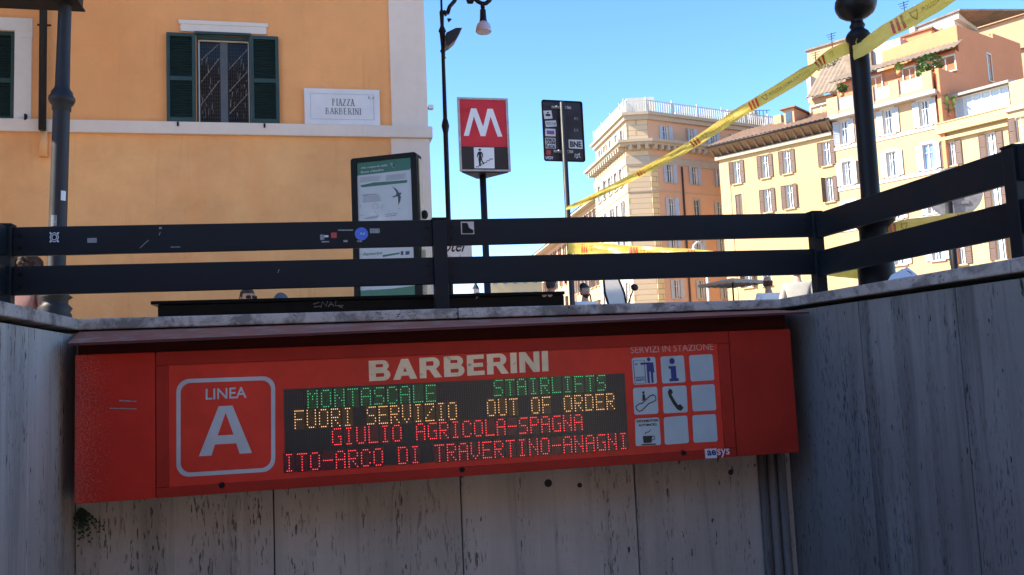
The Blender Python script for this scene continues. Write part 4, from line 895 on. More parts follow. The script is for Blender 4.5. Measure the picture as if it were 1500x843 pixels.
# ================================================================ BUILDINGS: helpers
def facade(mb,u0,u1,z0,z1,holes,y=0,depth=.25):
    us=sorted({u0,u1,*[h[0] for h in holes],*[h[1] for h in holes]}); zs=sorted({z0,z1,*[h[2] for h in holes],*[h[3] for h in holes]})
    us=[u for u in us if u0<=u<=u1]; zs=[z for z in zs if z0<=z<=z1]
    idx={}; vs=[]; fs=[]
    def V(u,z):
        if (u,z) not in idx: idx[(u,z)]=len(vs); vs.append((u,y,z))
        return idx[(u,z)]
    for i in range(len(us)-1):
        for j in range(len(zs)-1):
            cu,cz=(us[i]+us[i+1])/2,(zs[j]+zs[j+1])/2
            if any(h[0]<cu<h[1] and h[2]<cz<h[3] for h in holes): continue
            fs.append((V(us[i],zs[j]),V(us[i+1],zs[j]),V(us[i+1],zs[j+1]),V(us[i],zs[j+1])))
    mb.add(vs,fs)
    for a,b,c,d in holes:
        if a>=u1 or b<=u0: continue
        mb.quad((a,y,c),(a,y,d),(a,y+depth,d),(a,y+depth,c)); mb.quad((b,y,d),(b,y,c),(b,y+depth,c),(b,y+depth,d))
        mb.quad((a,y,d),(b,y,d),(b,y+depth,d),(a,y+depth,d)); mb.quad((a,y,c),(a,y+depth,c),(b,y+depth,c),(b,y,c))
_wc={}
def wproto(w,h,kind):
    key=(round(w,2),round(h,2),kind)
    if key in _wc: return _wc[key]
    K=KINDS[kind]; P=[]
    fr=MB(); e=.055
    fr.box(-w/2,w/2,.12,.20,h/2-e,h/2); fr.box(-w/2,w/2,.12,.20,-h/2,-h/2+e); fr.box(-w/2,-w/2+e,.12,.20,-h/2+e,h/2-e); fr.box(w/2-e,w/2,.12,.20,-h/2+e,h/2-e); fr.box(-.04,.04,.11,.19,-h/2+e,h/2-e)
    fr.box(-w/2+e,-.04,.13,.17,h*.16,h*.16+.035); fr.box(.04,w/2-e,.13,.17,h*.16,h*.16+.035)
    win=fr.mesh('window',M[K['frame']])
    for s in (-1,1):
        c=s*(w/4); P.append(('pane',MB().box(c-w/4+.01,c+w/4-.01,.185,.195,-h/2+.01,h/2-.01).mesh('pane',M[K['glass']]),(0,0,0)))
    if K.get('curtain'):
        m=MB(); ww=w*K['curtain']; 
        for a_,b_ in ((-w/2+e,-w/2+e+ww),(w/2-e-ww,w/2-e)):
            n=5; vs=[]
            for k in range(n+1): x=lerp(a_,b_,k/n); yy=.172+.008*(k%2); vs+=[(x,yy,-h/2+.07),(x,yy,h/2-.07)]
            m.add(vs,[(2*k,2*k+2,2*k+3,2*k+1) for k in range(n)])
        P.append(('curtain',m.mesh('curtain',M['curtain']),(0,0,0)))
    if K.get('sh'):
        sw=K['sw']; 
        def shut(sd,ang=0):
            m=MB(); 
            if K.get('closed'): x0,x1,y0,y1=(.01,w/2-.004,.03,.07) if sd<0 else (-w/2+.004,-.01,.03,.07)
            elif sd<0: x0,x1,y0,y1=-sw,-.01,-.075,-.03
            else: x0,x1,y0,y1=.01,sw,-.075,-.03
            z0,z1=-h/2-.01,h/2+.01; q=.05
            m.box(x0,x0+q,y0,y1,z0,z1); m.box(x1-q,x1,y0,y1,z0,z1)
            for za in (z0,(z0+z1)/2-q/2,z1-q): m.box(x0+q,x1-q,y0,y1,za,za+q)
            ns=14
            for g_ in range(2):
                a_=z0+q if g_==0 else (z0+z1)/2+q/2; b_=(z0+z1)/2-q/2 if g_==0 else z1-q
                for k in range(ns//2):
                    z=lerp(a_,b_,(k+.5)/(ns/2)); hh=(b_-a_)/(ns/2)*.5
                    m.hexa([(x0+q,y0+.004,z-hh),(x1-q,y0+.004,z-hh),(x1-q,y0+.012,z-hh),(x0+q,y0+.012,z-hh),(x0+q,y1-.014,z+hh),(x1-q,y1-.014,z+hh),(x1-q,y1-.006,z+hh),(x0+q,y1-.006,z+hh)])
            return m.mesh('shutter',M[K['sh']])
        P.append(('shutter',shut(-1),(-w/2,0,0))); P.append(('shutter',shut(1),(w/2,0,0)))
    if K.get('sill'): P.append(('sill',MB().box(-w/2-.16,w/2+.16,-.15,.10,-h/2-.12,-h/2-.012).mesh('sill',M[K['sill']]),(0,0,0)))
    if K.get('sur'):
        m=MB(); t=K.get('st',.16); 
        m.box(-w/2-t,w/2+t,-.028,.0,h/2+.002,h/2+t+.06)
        if not K.get('sill') or True: m.box(-w/2-t,-w/2,-.024,.0,-h/2,h/2); m.box(w/2,w/2+t,-.024,.0,-h/2,h/2)
        if K.get('hood'): m.box(-w/2-t-.08,w/2+t+.08,-.20,.0,h/2+t+.061,h/2+t+.16)
        P.append(('surround',m.mesh('surround',M[K['sur']]),(0,0,0)))
    _wc[key]=(win,P); return _wc[key]
KINDS=dict(
 ablue=dict(frame='sh_white',glass='farglass',sh='sh_blue',sw=.44,sill='trimA',sur='stuccoA',curtain=.16),
 aplain=dict(frame='sh_blue',glass='farglass',sill='trimA',sur='trimA'),
 aleft=dict(frame='sh_white',glass='farglass',sh='sh_blue',sw=.40,sill='trimA'),
 bbrown=dict(frame='sh_white',glass='farglass',sh='sh_brown',sw=.42,sill='stuccoD',sur='stuccoB',curtain=.18),
 bclosed=dict(frame='sh_white',glass='farglass',sh='sh_brown',sw=.4,sill='stuccoD',sur='stuccoD',closed=True),
 cblue=dict(frame='sh_white',glass='farglass',sh='sh_blue',sw=.50,sill='whitewash',sur='whitewash',st=.20,curtain=.22),
 csky=dict(frame='sh_white',glass='farglassblue',sh='sh_blue',sw=.50,sill='whitewash',sur='whitewash',st=.20),
 dbrown=dict(frame='sh_white',glass='farglass',sh='sh_brown',sw=.50,sill='stuccoD',sur='stuccoD',st=.1,curtain=.24),
 wwin=dict(frame='sh_white',glass='farglass',sur='whitewash',st=.1,sill='whitewash'),
 plain=dict(frame='sh_white',glass='farglass',sur='trimA',sill='trimA'))
def put_window(t,fr,u,z,w,h,kind,y=0):
    Mr=T[t.name].inverted()@fr.M; loc=Mr@Vector((u,y,z)); rz=(fr.a-TA[t.name]); win,P=wproto(w,h,kind)
    o=place('window',win,t,loc,rz)
    for n_,me_,l_ in P:
        c_=place(n_,me_,o,l_)
        if n_=='shutter' and not KINDS[kind].get('closed'):
            a_=random.choice((2,4,6,10,16,34,60)) if random.random()<.55 else 3
            c_.rotation_euler=(0,0,R(a_ if l_[0]<0 else -a_))
    return o
T={}; TA={}
def bthing(name,label,fr,cat='building',group=None):
    t=thing(name,label,cat,tuple(fr.o),fr.a,group); T[t.name]=fr.M.copy(); TA[t.name]=fr.a; return t
def rel(t,fr): return MB(T[t.name].inverted()@fr.M)
def holes_of(ws): return [(u-w/2,u+w/2,z-h/2,z+h/2) for u,z,w,h,k in ws]

# ================================================================ ORANGE BUILDING AT LEFT
YL=12.0; r_=ray(622,100); FL=Frame(r_.x*YL/r_.y,YL,0); a=FL.at
lb=bthing('orange_building','orange stucco building with pale corner strip and dark green shutters filling the left side',FL)
bz1=a(400,183)[1]; bz0=a(400,200.5)[1]
wu0=a(288,120)[0]; wu1=a(367,120)[0]; wz1=a(327,53)[1]; wz0=(a(300,181)[1]+a(366,182)[1])/2
v0u1=a(22,110)[0]; v0z1=a(10,46)[1]; v0z0=a(10,179)[1]; v0u0=v0u1-1.0
hl=[(wu0,wu1,wz0,wz1),(v0u0,v0u1,v0z0,v0z1)]
m=MB(); facade(m,-58,0,bz1-.01,22,hl+[(-58+4*k+1.5,-58+4*k+2.5,5.9+3.8*j,7.5+3.8*j) for k in range(13) for j in range(3)]+[(-58+4*k+1.5,-58+4*k+2.5,2.45,3.85) for k in range(12)],depth=.16)
m.quad((0,0,0),(0,24,0),(0,24,22),(0,0,22)); m.quad((-58,24,0),(-58,0,0),(-58,0,22),(-58,24,22)); m.quad((0,24,0),(-58,24,0),(-58,24,22),(0,24,22)); m.quad((-58,0,22),(0,0,22),(0,24,22),(-58,24,22))
m.build('wall',M['ochre'],lb)
m=MB(); m.quad((-58,-.012,0),(0,-.012,0),(0,-.012,bz0+.01),(-58,-.012,bz0+.01)); m.quad((0,-.012,0),(0.012,24,0),(0.012,24,bz0),(0,-.012,bz0)); m.build('lower_wall',M['ochre_low'],lb)
pu=a(571.5,100)[0]; pu2=a(574,260)[0]
MB().box(pu,.022,-.022,.4,bz1+.001,22.02).build('corner_strip',M['plaster'],lb,bevel=.006); MB().box(pu2,.03,-.034,.4,0,bz0-.001).build('corner_strip',M['plaster'],lb,bevel=.006)
MB().box(-58,.075,-.075,.5,bz0,bz1).build('string_course',M['plaster'],lb,bevel=.010)
MB().box(-58.5,.6,-.7,24.5,22.02,22.6).build('cornice',M['plaster'],lb)
for k in range(13):
    for j in range(3): 
        u=-58+4*k+2; z=6.7+3.8*j; MB().box(u-.5,u+.5,.12,.14,z-.8,z+.8).build('pane',M['darkglass'],lb); 
for k in range(12): MB().box(-58+4*k+1.5,-58+4*k+2.5,.12,.14,2.45,3.85).build('pane',M['darkglass'],lb)
def shutter_leaf(u0,u1,z0,z1,y0,parent,split):
    f=MB(); q=.045; y1=y0+.04
    f.box(u0,u0+q,y0,y1,z0,z1); f.box(u1-q,u1,y0,y1,z0,z1)
    for za,zb in ((z0,z0+.07),(split-.03,split+.03),(z1-.05,z1)): f.box(u0+q,u1-q,y0,y1,za,zb)
    s=f.build('shutter',M['green_sh'],parent,bevel=.003)
    for a_,b_ in ((z0+.07,split-.03),(split+.03,z1-.05)):
        n=int((b_-a_)/.034); l=MB()
        for k in range(n):
            z=a_+(k+.5)*(b_-a_)/n; hh=.013
            l.hexa([(u0+q,y0+.004,z-hh),(u1-q,y0+.004,z-hh),(u1-q,y0+.010,z-hh),(u0+q,y0+.010,z-hh),(u0+q,y1-.012,z+hh),(u1-q,y1-.012,z+hh),(u1-q,y1-.006,z+hh),(u0+q,y1-.006,z+hh)])
        l.build('louvres',M['green_slat'],s)
    MB().box(u0+q,u1-q,y1-.004,y1-.001,z0+.07,z1-.05).build('backing',M['green_slat'],s)
    return s
e=.035
f=MB(); f.box(wu0,wu1,.004,.11,wz1-.05,wz1); f.box(wu0,wu1,.004,.11,wz0,wz0+.02); f.box(wu0,wu0+.02,.004,.11,wz0+.02,wz1-.05); f.box(wu1-.02,wu1,.004,.11,wz0+.02,wz1-.05)
win=f.build('window',M['green_sh'],lb)
f=MB(); a0,a1,c0,c1=wu0+.02,wu1-.02,wz0+.02,wz1-.05; t_=.012
f.box(a0,a1,.052,.10,c1-t_,c1); f.box(a0,a1,.052,.10,c0,c0+t_); f.box(a0,a0+t_,.052,.10,c0+t_,c1-t_); f.box(a1-t_,a1,.052,.10,c0+t_,c1-t_); f.build('inner_frame',M['sh_white'],win)
mu0=a(322,120)[0]; mu1=a(333,120)[0]; MB().box(mu0,mu1,.07,.12,c0+t_,c1-t_).build('mullion',plain('slate_mullion',(.10,.105,.11),.5),win)
MB().box(a0+t_,mu0-.001,.085,.095,c0+t_,c1-t_).build('pane',M['darkglass'],win); MB().box(mu1+.001,a1-t_,.085,.095,c0+t_,c1-t_).build('pane',M['darkglass'],win)
g_=MB()
for q0,q1 in ((a0+t_,mu0-.001),(mu1+.001,a1-t_)):
    for k in range(9): x=lerp(q0,q1,(k+.5)/9); g_.box(x-.0022,x+.0022,.078,.082,c0+t_,c1-t_)
    for k in range(22): z=lerp(c0+t_,c1-t_,(k+.5)/22); g_.box(q0,q1,.0825,.0845,z-.0018,z+.0018)
g_.build('reflection_grid',plain('reflection_grey',(.045,.045,.045),.6),win,kind='stuff')  # fine grid before the panes painting a reflected ladder pattern
# pale strokes on the panes painting the reflected stairs and lattice
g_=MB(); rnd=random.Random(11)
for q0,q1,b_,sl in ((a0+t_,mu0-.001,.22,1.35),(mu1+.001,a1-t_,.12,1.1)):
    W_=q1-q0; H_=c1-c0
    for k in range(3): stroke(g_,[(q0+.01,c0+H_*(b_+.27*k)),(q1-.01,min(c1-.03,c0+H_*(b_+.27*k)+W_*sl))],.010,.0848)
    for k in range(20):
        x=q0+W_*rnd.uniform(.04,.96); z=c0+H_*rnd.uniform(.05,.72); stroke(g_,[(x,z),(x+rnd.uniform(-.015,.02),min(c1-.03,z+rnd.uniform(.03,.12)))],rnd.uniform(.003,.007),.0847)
g_.build('reflection_strokes',plain('reflection_cream',(.34,.31,.26),.7,var=.5,scale=30),win,kind='stuff')
su0=a(245,120)[0]; su1=a(409,120)[0]; szt=a(265,49)[1]; 
spz=a(265,117)[1]
shutter_leaf(su0,wu0-.006,wz0-.01,wz1+.0,-.062,win,spz); shutter_leaf(wu1+.006,su1,wz0-.01,wz1+.0,-.062,win,spz)
MB().box(wu0-.02,wu1+.02,-.05,.06,wz1+.001,wz1+.035).build('head_rail',M['green_sh'],win)
l0,l1=a(262,40)[0],a(393,45)[0]; lz1=(a(262,30)[1]+a(393,36)[1])/2
m=MB(); m.box(l0,l1,-.036,0,wz1+.14,lz1); m.box(l0+.025,l1-.025,-.030,0,wz1+.036,wz1+.14); m.build('lintel_surround',M['whitetrim'],win,bevel=.004)
for px in (262,388): u_,_=a(px,185); MB().box(u_-.012,u_+.012,-.09,-.062,wz0-.07,wz0-.012).build('shutter_stop',M['boxblack'],win)
# partly visible window at far left
f=MB(); f.box(v0u0,v0u1,.08,.13,v0z0,v0z1); w0=f.build('window',M['green_sh'],lb)
vm=(v0u0+v0u1)/2; shutter_leaf(v0u0+.01,vm-.003,v0z0+.005,v0z1-.005,.0,w0,a(10,118)[1]); shutter_leaf(vm+.003,v0u1-.01,v0z0+.005,v0z1-.005,.0,w0,a(10,118)[1])
su=a(47,110)[0]; su_=a(48.5,40)[0]; ez=a(47,57)[1]; zt0=a(30,28)[1]
m=MB(); m.box(v0u1,su,-.034,0,bz1+.002,ez); m.box(v0u1,su_,-.036,0,ez,v0z1); m.box(v0u0-(su_-v0u1),su_,-.036,0,v0z1,zt0); m.box(v0u0-(su_-v0u1),v0u0,-.034,0,bz1+.002,v0z1); m.build('surround',M['whitetrim'],w0,bevel=.004)
MB().box(v0u0,v0u1,-.03,.07,bz1+.002,v0z0).build('sill',M['whitetrim'],w0)
u_,_=a(40,178); MB().box(u_-.012,u_+.012,-.09,-.04,bz1-.02,bz1+.06).build('shutter_stop',M['boxblack'],w0)
# drainpipe
x1=(a(69,20)[0]+a(66,190)[0])/2; zc=a(66,195)[1]; r_=(a(74,100)[0]-a(62.5,100)[0])/2
dp=MB().tube([(x1,-.085-r_,zc),(x1,-.085-r_,21.9)],r_,12).build('drainpipe',M['iron'],lb)
zb2=a(64,232)[1]; MB().tube([(x1-.004,-.016-r_,zb2),(x1-.004,-.012-r_,bz0-.001)],r_*1.02,10).build('painted_pipe_stub',M['ochre_low'],lb)
zc2=a(66,41)[1]; MB().box(x1-r_-.035,x1+r_+.035,-.10,-.08,zc2-.01,zc2+.01).build('pipe_clip',M['boxblack'],lb)
# plaque
p0=a(446,183); p1=a(556,186); p2=a(556,134); p3=a(446,131)
x0,x1=(p0[0]+p3[0])/2,(p1[0]+p2[0])/2; z0,z1=(p0[1]+p1[1])/2,(p2[1]+p3[1])/2
pq=thing('street_plaque','white marble street name plaque reading Piazza Barberini on the orange wall','plaque',tuple(FL.w((x0+x1)/2,-.0,z0))); cx=(x0+x1)/2
def LP(u,z): return (u-cx,z-z0)
W_,H_=x1-x0,z1-z0
MB().box(-W_/2,W_/2,-.055,-.004,0,H_).build('slab',M['marble'],pq,bevel=.004)
m=MB(); b1,b2=.085,.10
o1=[(-W_/2+b1,b1*.9),(W_/2-b1,b1*.9),(W_/2-b1,H_-b1*.9),(-W_/2+b1,H_-b1*.9)]
for k in range(4):
    A_,B_=o1[k],o1[(k+1)%4]; stroke(m,[A_,B_],.012,-.0562)
m.build('border_groove',plain('groove_grey',(.54,.53,.53),.6),pq)
SER={'P':[([(0.18,0),(.18,1)],1),([(.18,.97),(.5,.97),(.66,.86),(.66,.62),(.5,.5),(.18,.5)],0)],'I':[([(.5,0),(.5,1)],1)],'A':[([(0.05,0),(.5,1)],0),([(.5,1),(.95,0)],1),([(.22,.36),(.8,.36)],0)],
'Z':[([(.1,.97),(.9,.97)],0),([(.9,.97),(.1,.03)],1),([(.1,.03),(.9,.03)],0)],'B':[([(.15,0),(.15,1)],1),([(.15,.97),(.55,.97),(.7,.85),(.7,.66),(.55,.53),(.15,.53)],0),([(.55,.53),(.82,.42),(.82,.16),(.6,.03),(.15,.03)],0)],
'R':[([(.15,0),(.15,1)],1),([(.15,.97),(.55,.97),(.72,.85),(.72,.64),(.55,.5),(.15,.5)],0),([(.45,.5),(.95,0)],1)],'E':[([(.18,0),(.18,1)],1),([(.18,.97),(.8,.97)],0),([(.18,.52),(.7,.52)],0),([(.18,.03),(.85,.03)],0)],
'N':[([(.12,0),(.12,1)],0),([(.12,1),(.88,0)],1),([(.88,0),(.88,1)],0)]}
def serif(s,u0,u1,z0_,z1_):
    m=MB(); adv={'I':.55}; tot=sum(adv.get(c,1.0) for c in s); x=u0; sc=(u1-u0)/tot; h=z1_-z0_; cw=sc*.80
    for c in s:
        w_=adv.get(c,1.0)*sc; o=x+(w_-cw)/2
        for pts,th in SER[c]:
            stroke(m,[(o+cw*p[0],z0_+h*p[1]) for p in pts],h*(.145 if th else .08),-.0566)
            for p in (pts[0],pts[-1]):
                if p[1] in (0,1) : stroke(m,[(o+cw*p[0]-h*.14,z0_+h*abs(p[1]-.03)),(o+cw*p[0]+h*.14,z0_+h*abs(p[1]-.03))],h*.07,-.0566)
        x+=w_
    return m
inks=plain('worn_plaque_ink',(.20,.19,.185),.7)
q0=a(486,157); q1=a(519,147.5); serif('PIAZZA',LP(*a(486,150))[0],LP(*a(519,150))[0],LP(*a(500,157))[1],LP(*a(500,147))[1]).build('lettering',inks,pq)
serif('BARBERINI',LP(*a(476,150))[0],LP(*a(529,150))[0],LP(*a(500,169.5))[1],LP(*a(500,160.5))[1]).build('lettering',inks,pq)
m=MB(); add_text(m,'R.II',LP(*a(539,146))[0],LP(*a(548,146))[0],LP(*a(540,147.5))[1],LP(*a(540,143.5))[1],-.0566); m.build('lettering',inks,pq)
for px in (466,500,545): u_,_=a(px,187); MB().box(u_-cx-.01,u_-cx+.01,-.03,-.004,-.03,-.001).build('hook',M['boxblack'],pq)
# little camera on the corner
cc=thing('security_camera','tiny white security camera on a bracket at the corner of the orange building','camera',tuple(FL.w(.03,-.0,a(626,160)[1])))
c0=lambda px,py:(a(px,py)[0]-.03, a(px,py)[1]-a(626,160)[1])
p_=[c0(625,165),c0(626.5,165),c0(626.5,150),c0(632,149)]
MB().tube([(p_[0][0],.3,p_[0][1]),(p_[1][0]+.02,.3,p_[1][1]),(p_[2][0]+.02,.3,p_[2][1]),(p_[3][0],.3,p_[3][1])],.014,6).build('bracket',M['iron'],cc)
q_=c0(634.5,148.5); MB().box(q_[0]-.035,q_[0]+.035,.24,.34,q_[1]-.03,q_[1]+.025).build('housing',M['mwhite'],cc)

# ================================================================ TAN CORNER BUILDING
def hpt(px,D): r=ray(px,300); t=D/r.dot(f3); return r*t
c0_=hpt(956,85); FAr=Frame(c0_.x,c0_.y,15.5); FAm=Frame(c0_.x,c0_.y,-15)
um=FAm.at(921,300)[0]; pm_=FAm.w(um); FAl=Frame(pm_.x,pm_.y,-92.5); ul=FAl.at(870,250)[0]
ba=bthing('corner_building','tan and yellow corner apartment building with dentilled cornice and white roof railing',FAr)
zA=lambda py: FAr.at(956,py)[1]
zroof=zA(169); zatt=zA(209); zden=zA(222)
RW=30
rows=[zA(252),zA(302),zA(355),zA(416.5)]; 
c1=FAr.at(981.6,254.5)[0]; c2=FAr.at(1018,258)[0]; c3=FAr.at(1052,260)[0]; cols=[c1,c2,c3]+[c3+(c3-c2)*k for k in (1,2,3,4) if c3+(c3-c2)*k<RW-1.5]
zr=[FAr.at(981.6,254.5)[1],FAr.at(984,304)[1],FAr.at(988,357)[1],FAr.at(994,424)[1]]
wr=[(u,z,.80,1.95,'aplain' if (j==1 and i==1) else 'ablue') for i,u in enumerate(cols) for j,z in enumerate(zr)]
zat=FAr.at(978.7,196)[1]; wat=[(u,zat,.80,1.75,'ablue') for u in cols]
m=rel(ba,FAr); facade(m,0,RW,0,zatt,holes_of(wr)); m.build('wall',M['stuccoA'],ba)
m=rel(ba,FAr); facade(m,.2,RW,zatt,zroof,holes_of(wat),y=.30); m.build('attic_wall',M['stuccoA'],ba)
for u,z,w_,h_,k in wr: put_window(ba,FAr,u,z,w_,h_,k)
for u,z,w_,h_,k in wat: put_window(ba,FAr,u,z,w_,h_,k,y=.30)
m=rel(ba,FAm); facade(m,um,0,0,zatt,[]); m.build('wall',M['rustA'],ba); m=rel(ba,FAm); facade(m,um+.2,-.0,zatt,zroof,[],y=.3); m.build('attic_wall',M['rustA'],ba)
lc=[FAl.at(px,280)[0] for px in (911,903,894,885.5,878)]; lcols=[u for u in lc if u>ul+1]; 
k_=lcols[-1]; stp=abs(lcols[-1]-lcols[-2]) 
while k_-stp>ul+2: k_-=stp; lcols.append(k_)
wl=[(u,z,.85,1.95,'aleft') for u in lcols for z in zr]; wla=[(u,zat,.8,1.75,'aleft') for u in lcols]
m=rel(ba,FAl); facade(m,ul,0,0,zatt,holes_of(wl)); m.build('wall',M['rustA'],ba); m=rel(ba,FAl); facade(m,ul,-.2,zatt,zroof,holes_of(wla),y=.3); m.build('attic_wall',M['rustA'],ba)
for u,z,w_,h_,k in wl: put_window(ba,FAl,u,z,w_,h_,k)
for u,z,w_,h_,k in wla: put_window(ba,FAl,u,z,w_,h_,k,y=.3)
# footprint and the courses that follow it
inv=T[ba.name].inverted()
def pl2(p): v=inv@p; return Vector((v.x,v.y))
foot=[pl2(FAr.w(0)),pl2(FAr.w(RW)),pl2(FAr.w(RW,16)),pl2(FAl.w(ul,14)),pl2(FAl.w(ul)),pl2(FAm.w(um))]
def offs(P,d):
    n=len(P); out=[]
    for i in range(n):
        a_,b_,c_=P[i-1],P[i],P[(i+1)%n]; d1=(b_-a_).normalized(); d2=(c_-b_).normalized(); n1=Vector((d1.y,-d1.x)); n2=Vector((d2.y,-d2.x))
        k=(n1+n2); k=k/max(.3,k.dot(n1)); out.append(b_+k*d)
    return out
def course(name,mat,d,z0,z1,P=foot,t=ba): MB().slab([tuple(p) for p in offs(P,d)],z0,z1).build(name,M[mat],t)
course('cornice','trimA',1.0,zatt-.12,zatt+.16); course('cornice_moulding','trimA',.75,zatt-.36,zatt-.121); course('frieze','trimA',.10,zden-1.3,zden-.55)
course('roof_edge','trimA',.25,zroof,zroof+.30); course('roof_edge_moulding','trimA',.0,zroof-.45,zroof-.001)
for z in (zr[1]+1.55,zr[2]+1.7): course('string_course','stuccoA' if False else 'trimA',.06,z,z+.12)
m=MB()
for fr,a_,b_ in ((FAr,.2,RW-.2),(FAm,um+.3,-.3),(FAl,ul,-.3)):
    k=a_
    while k<b_:
        q=MB(inv@fr.M); q.box(k,k+.34,-.72,-.02,zatt-.80,zatt-.361); m.add(q.v,q.f); k+=.82
m.build('dentils',M['trimA'],ba,kind='stuff')
m=rel(ba,FAr); m.box(.0,.85,-.05,.2,0,zden-1.3); m.build('quoins',M['quoin'],ba)
du=FAr.at(1000,280)[0]; m=rel(ba,FAr); m.tube([(du,-.12,0),(du,-.12,zden-1.4)],.10,6); m.build('drainpipe',M['sh_brown'],ba)
m=MB(inv@FAr.M); 
def railing_line(fr,a_,b_,y,z0,step=.5,h=1.35):
    q=MB(inv@fr.M); q.box(a_,b_,y-.03,y+.03,z0+h-.08,z0+h); q.box(a_,b_,y-.03,y+.03,z0+.1,z0+.2)
    k=a_
    while k<b_: q.box(k,k+.12,y-.025,y+.025,z0,z0+h-.08); k+=step*.6
    k=a_
    while k<b_: q.box(k,k+.12,y-.06,y+.06,z0,z0+h+.25); k+=3.4
    return q.build('roof_railing',M['whitewash'],ba)
railing_line(FAr,0,RW-6,.2,zroof+.3); railing_line(FAm,um,0,.2,zroof+.3); railing_line(FAl,ul,0,.2,zroof+.3)
q=MB(inv@FAr.M); q.box(8,17,5,10,zroof+.3,zroof+2.6); q.build('roof_pavilion',M['whitewash'],ba)
q=MB(inv@FAm.M); q.box(um+.5,1,1.5,4,zroof+.3,zroof+2.3); q.build('roof_pavilion',M['whitewash'],ba)
# ---- blue-grey roof block behind
blk=hpt(1065,110); Fk=Frame(blk.x,blk.y,-10); rb_=bthing('rooftop_block','grey blue rooftop block with a white satellite dish behind the yellow building roof',Fk)
a=Fk.at; zt_=a(1085,182)[1]; uu0=a(1066,190)[0]; uu1=a(1116,190)[0]
MB().box(uu0,uu1,0,8,0,zt_).build('walls',M['greywall'],rb_); MB().box(uu0-.3,uu1+.3,-.5,8,zt_,zt_+.4).build('roof_slab',plain('slate_blue_sheet',(.12,.16,.24),.5),rb_)
q=MB(); q.box(uu0+.5,uu0+3.2,1,3,zt_+.4,zt_+2.4); q.box(uu0+4,uu0+4.6,1,1.6,zt_+.4,zt_+1.8); q.build('plant_room',M['whitewash'],rb_)
MB().sphere((uu0+3.9,.9,zt_+1.5),(.7,.25,.7),12,8).build('satellite_dish',M['whitewash'],rb_)
q=MB(); 
for k in range(12): q.box(uu1-4.5+k*.5,uu1-4.42+k*.5,.5,.56,zt_+.4,zt_+1.9)
q.box(uu1-4.5,uu1+1.5,.5,.56,zt_+1.9,zt_+1.96); q.build('railing',M['iron'],rb_)

# ================================================================ YELLOW BUILDING WITH WIDE EAVES
p_=hpt(1058,80); FBu=Frame(p_.x,p_.y,-55.5); a=FBu.at
bb=bthing('yellow_building','bright yellow building with brown shutters under deep tiled eaves',FBu)
ub=a(1223,240)[0]; zw=a(1130,214)[1]
r1=[(1079,252),(1120.7,244),(1153.4,237),(1210.4,226.8)]; r2=[(1082.8,297),(1124.4,293),(1156,289),(1215.5,283)]
z1m=sum(a(*p)[1] for p in r1)/4; z2m=sum(a(*p)[1] for p in r2)/4; us=[(a(*p)[0]+a(*q)[0])/2 for p,q in zip(r1,r2)]
w0_=(a(1084,252)[0]-a(1074,252)[0])*.98; h0_=a(1079,235.5)[1]-a(1079,268.5)[1]
zsp=z1m-z2m
wb=[(u,z,w0_,h0_,'bclosed' if (i==0 and j==1) else 'bbrown') for i,u in enumerate(us) for j,z in enumerate((z1m,z2m))]
z4=a(1082,406)[1]; wb+=[(us[0]+.4,z4,w0_*1.1,h0_,'bbrown'),(us[1]-.6,z4,w0_*1.1,h0_,'wwin')]
z3=z2m-zsp; 
m=rel(bb,FBu); facade(m,0,ub,0,zw,holes_of(wb)); m.quad((0,18,0),(0,0,0),(0,0,zw),(0,18,zw)); m.quad((ub,0,0),(ub,18,0),(ub,18,zw),(ub,0,zw)); m.quad((0,18,0),(0,18,zw),(ub,18,zw),(ub,18,0)); m.build('wall',M['stuccoB'],bb)
for u,z,w_,h_,k in wb: put_window(bb,FBu,u,z,w_,h_,k)
MB().box(-.02,1.0,-.05,.1,0,zw-.6).build('corner_pilaster',M['stuccoD'],bb)
ze=a(1130,193.5,-1.1)[1]
MB().box(-.3,ub,-.32,0,zw-.3,zw+.02).build('cornice',M['trimA'],bb); 
u_l=a(1034,217,-1.1)[0]
q=MB(); q.hexa([(u_l,-1.1,ze-.16),(ub+.1,-1.1,ze-.16),(ub+.1,.3,zw+.03),(u_l,.3,zw+.03),(u_l,-1.1,ze-.06),(ub+.1,-1.1,ze-.06),(ub+.1,.3,zw+.25),(u_l,.3,zw+.25)]); q.build('soffit',M['soffit'],bb)
q=MB(); 
k=u_l+.3
while k<ub: q.hexa([(k,-1.05,ze-.28),(k+.16,-1.05,ze-.28),(k+.16,.0,zw-.1),(k,.0,zw-.1),(k,-1.05,ze-.165),(k+.16,-1.05,ze-.165),(k+.16,.0,zw+.02),(k,.0,zw+.02)]); k+=.75
q.build('rafter_ends',M['soffit'],bb)
q=MB(); q.tube([(u_l,-1.2,ze-.05),(ub,-1.2,ze-.05)],.09,8); q.build('gutter',M['iron'],bb)
zrd=a(1151,177,6.5)[1]
def tiled(mb,u0,u1,ya,za,yb,zb,pitch=.42):
    n=max(2,int((u1-u0)/pitch)); vs=[];fs=[]
    for k in range(2*n+1):
        u=u0+(u1-u0)*k/(2*n); hgt=.10 if k%2 else 0
        vs+=[(u,ya,za+hgt),(u,yb,zb+hgt)]
    for k in range(2*n): fs.append((2*k,2*k+2,2*k+3,2*k+1))
    mb.add(vs,fs); mb.quad((u0,ya,za-.02),(u0,yb,zb-.02),(u1,yb,zb-.02),(u1,ya,za-.02)); return mb
tiled(MB(),u_l,ub+.1,-1.2,ze,6.5,zrd).build('roof',M['roof'],bb); tiled(MB(),u_l,ub+.1,14.2,ze,6.5,zrd).build('roof',M['roof'],bb)
q=MB(); d0,d1=a(1148,170,2)[0],a(1163,166,2)[0]; zd0=a(1155,182,2)[1]; zd1=a(1155,160,2)[1]
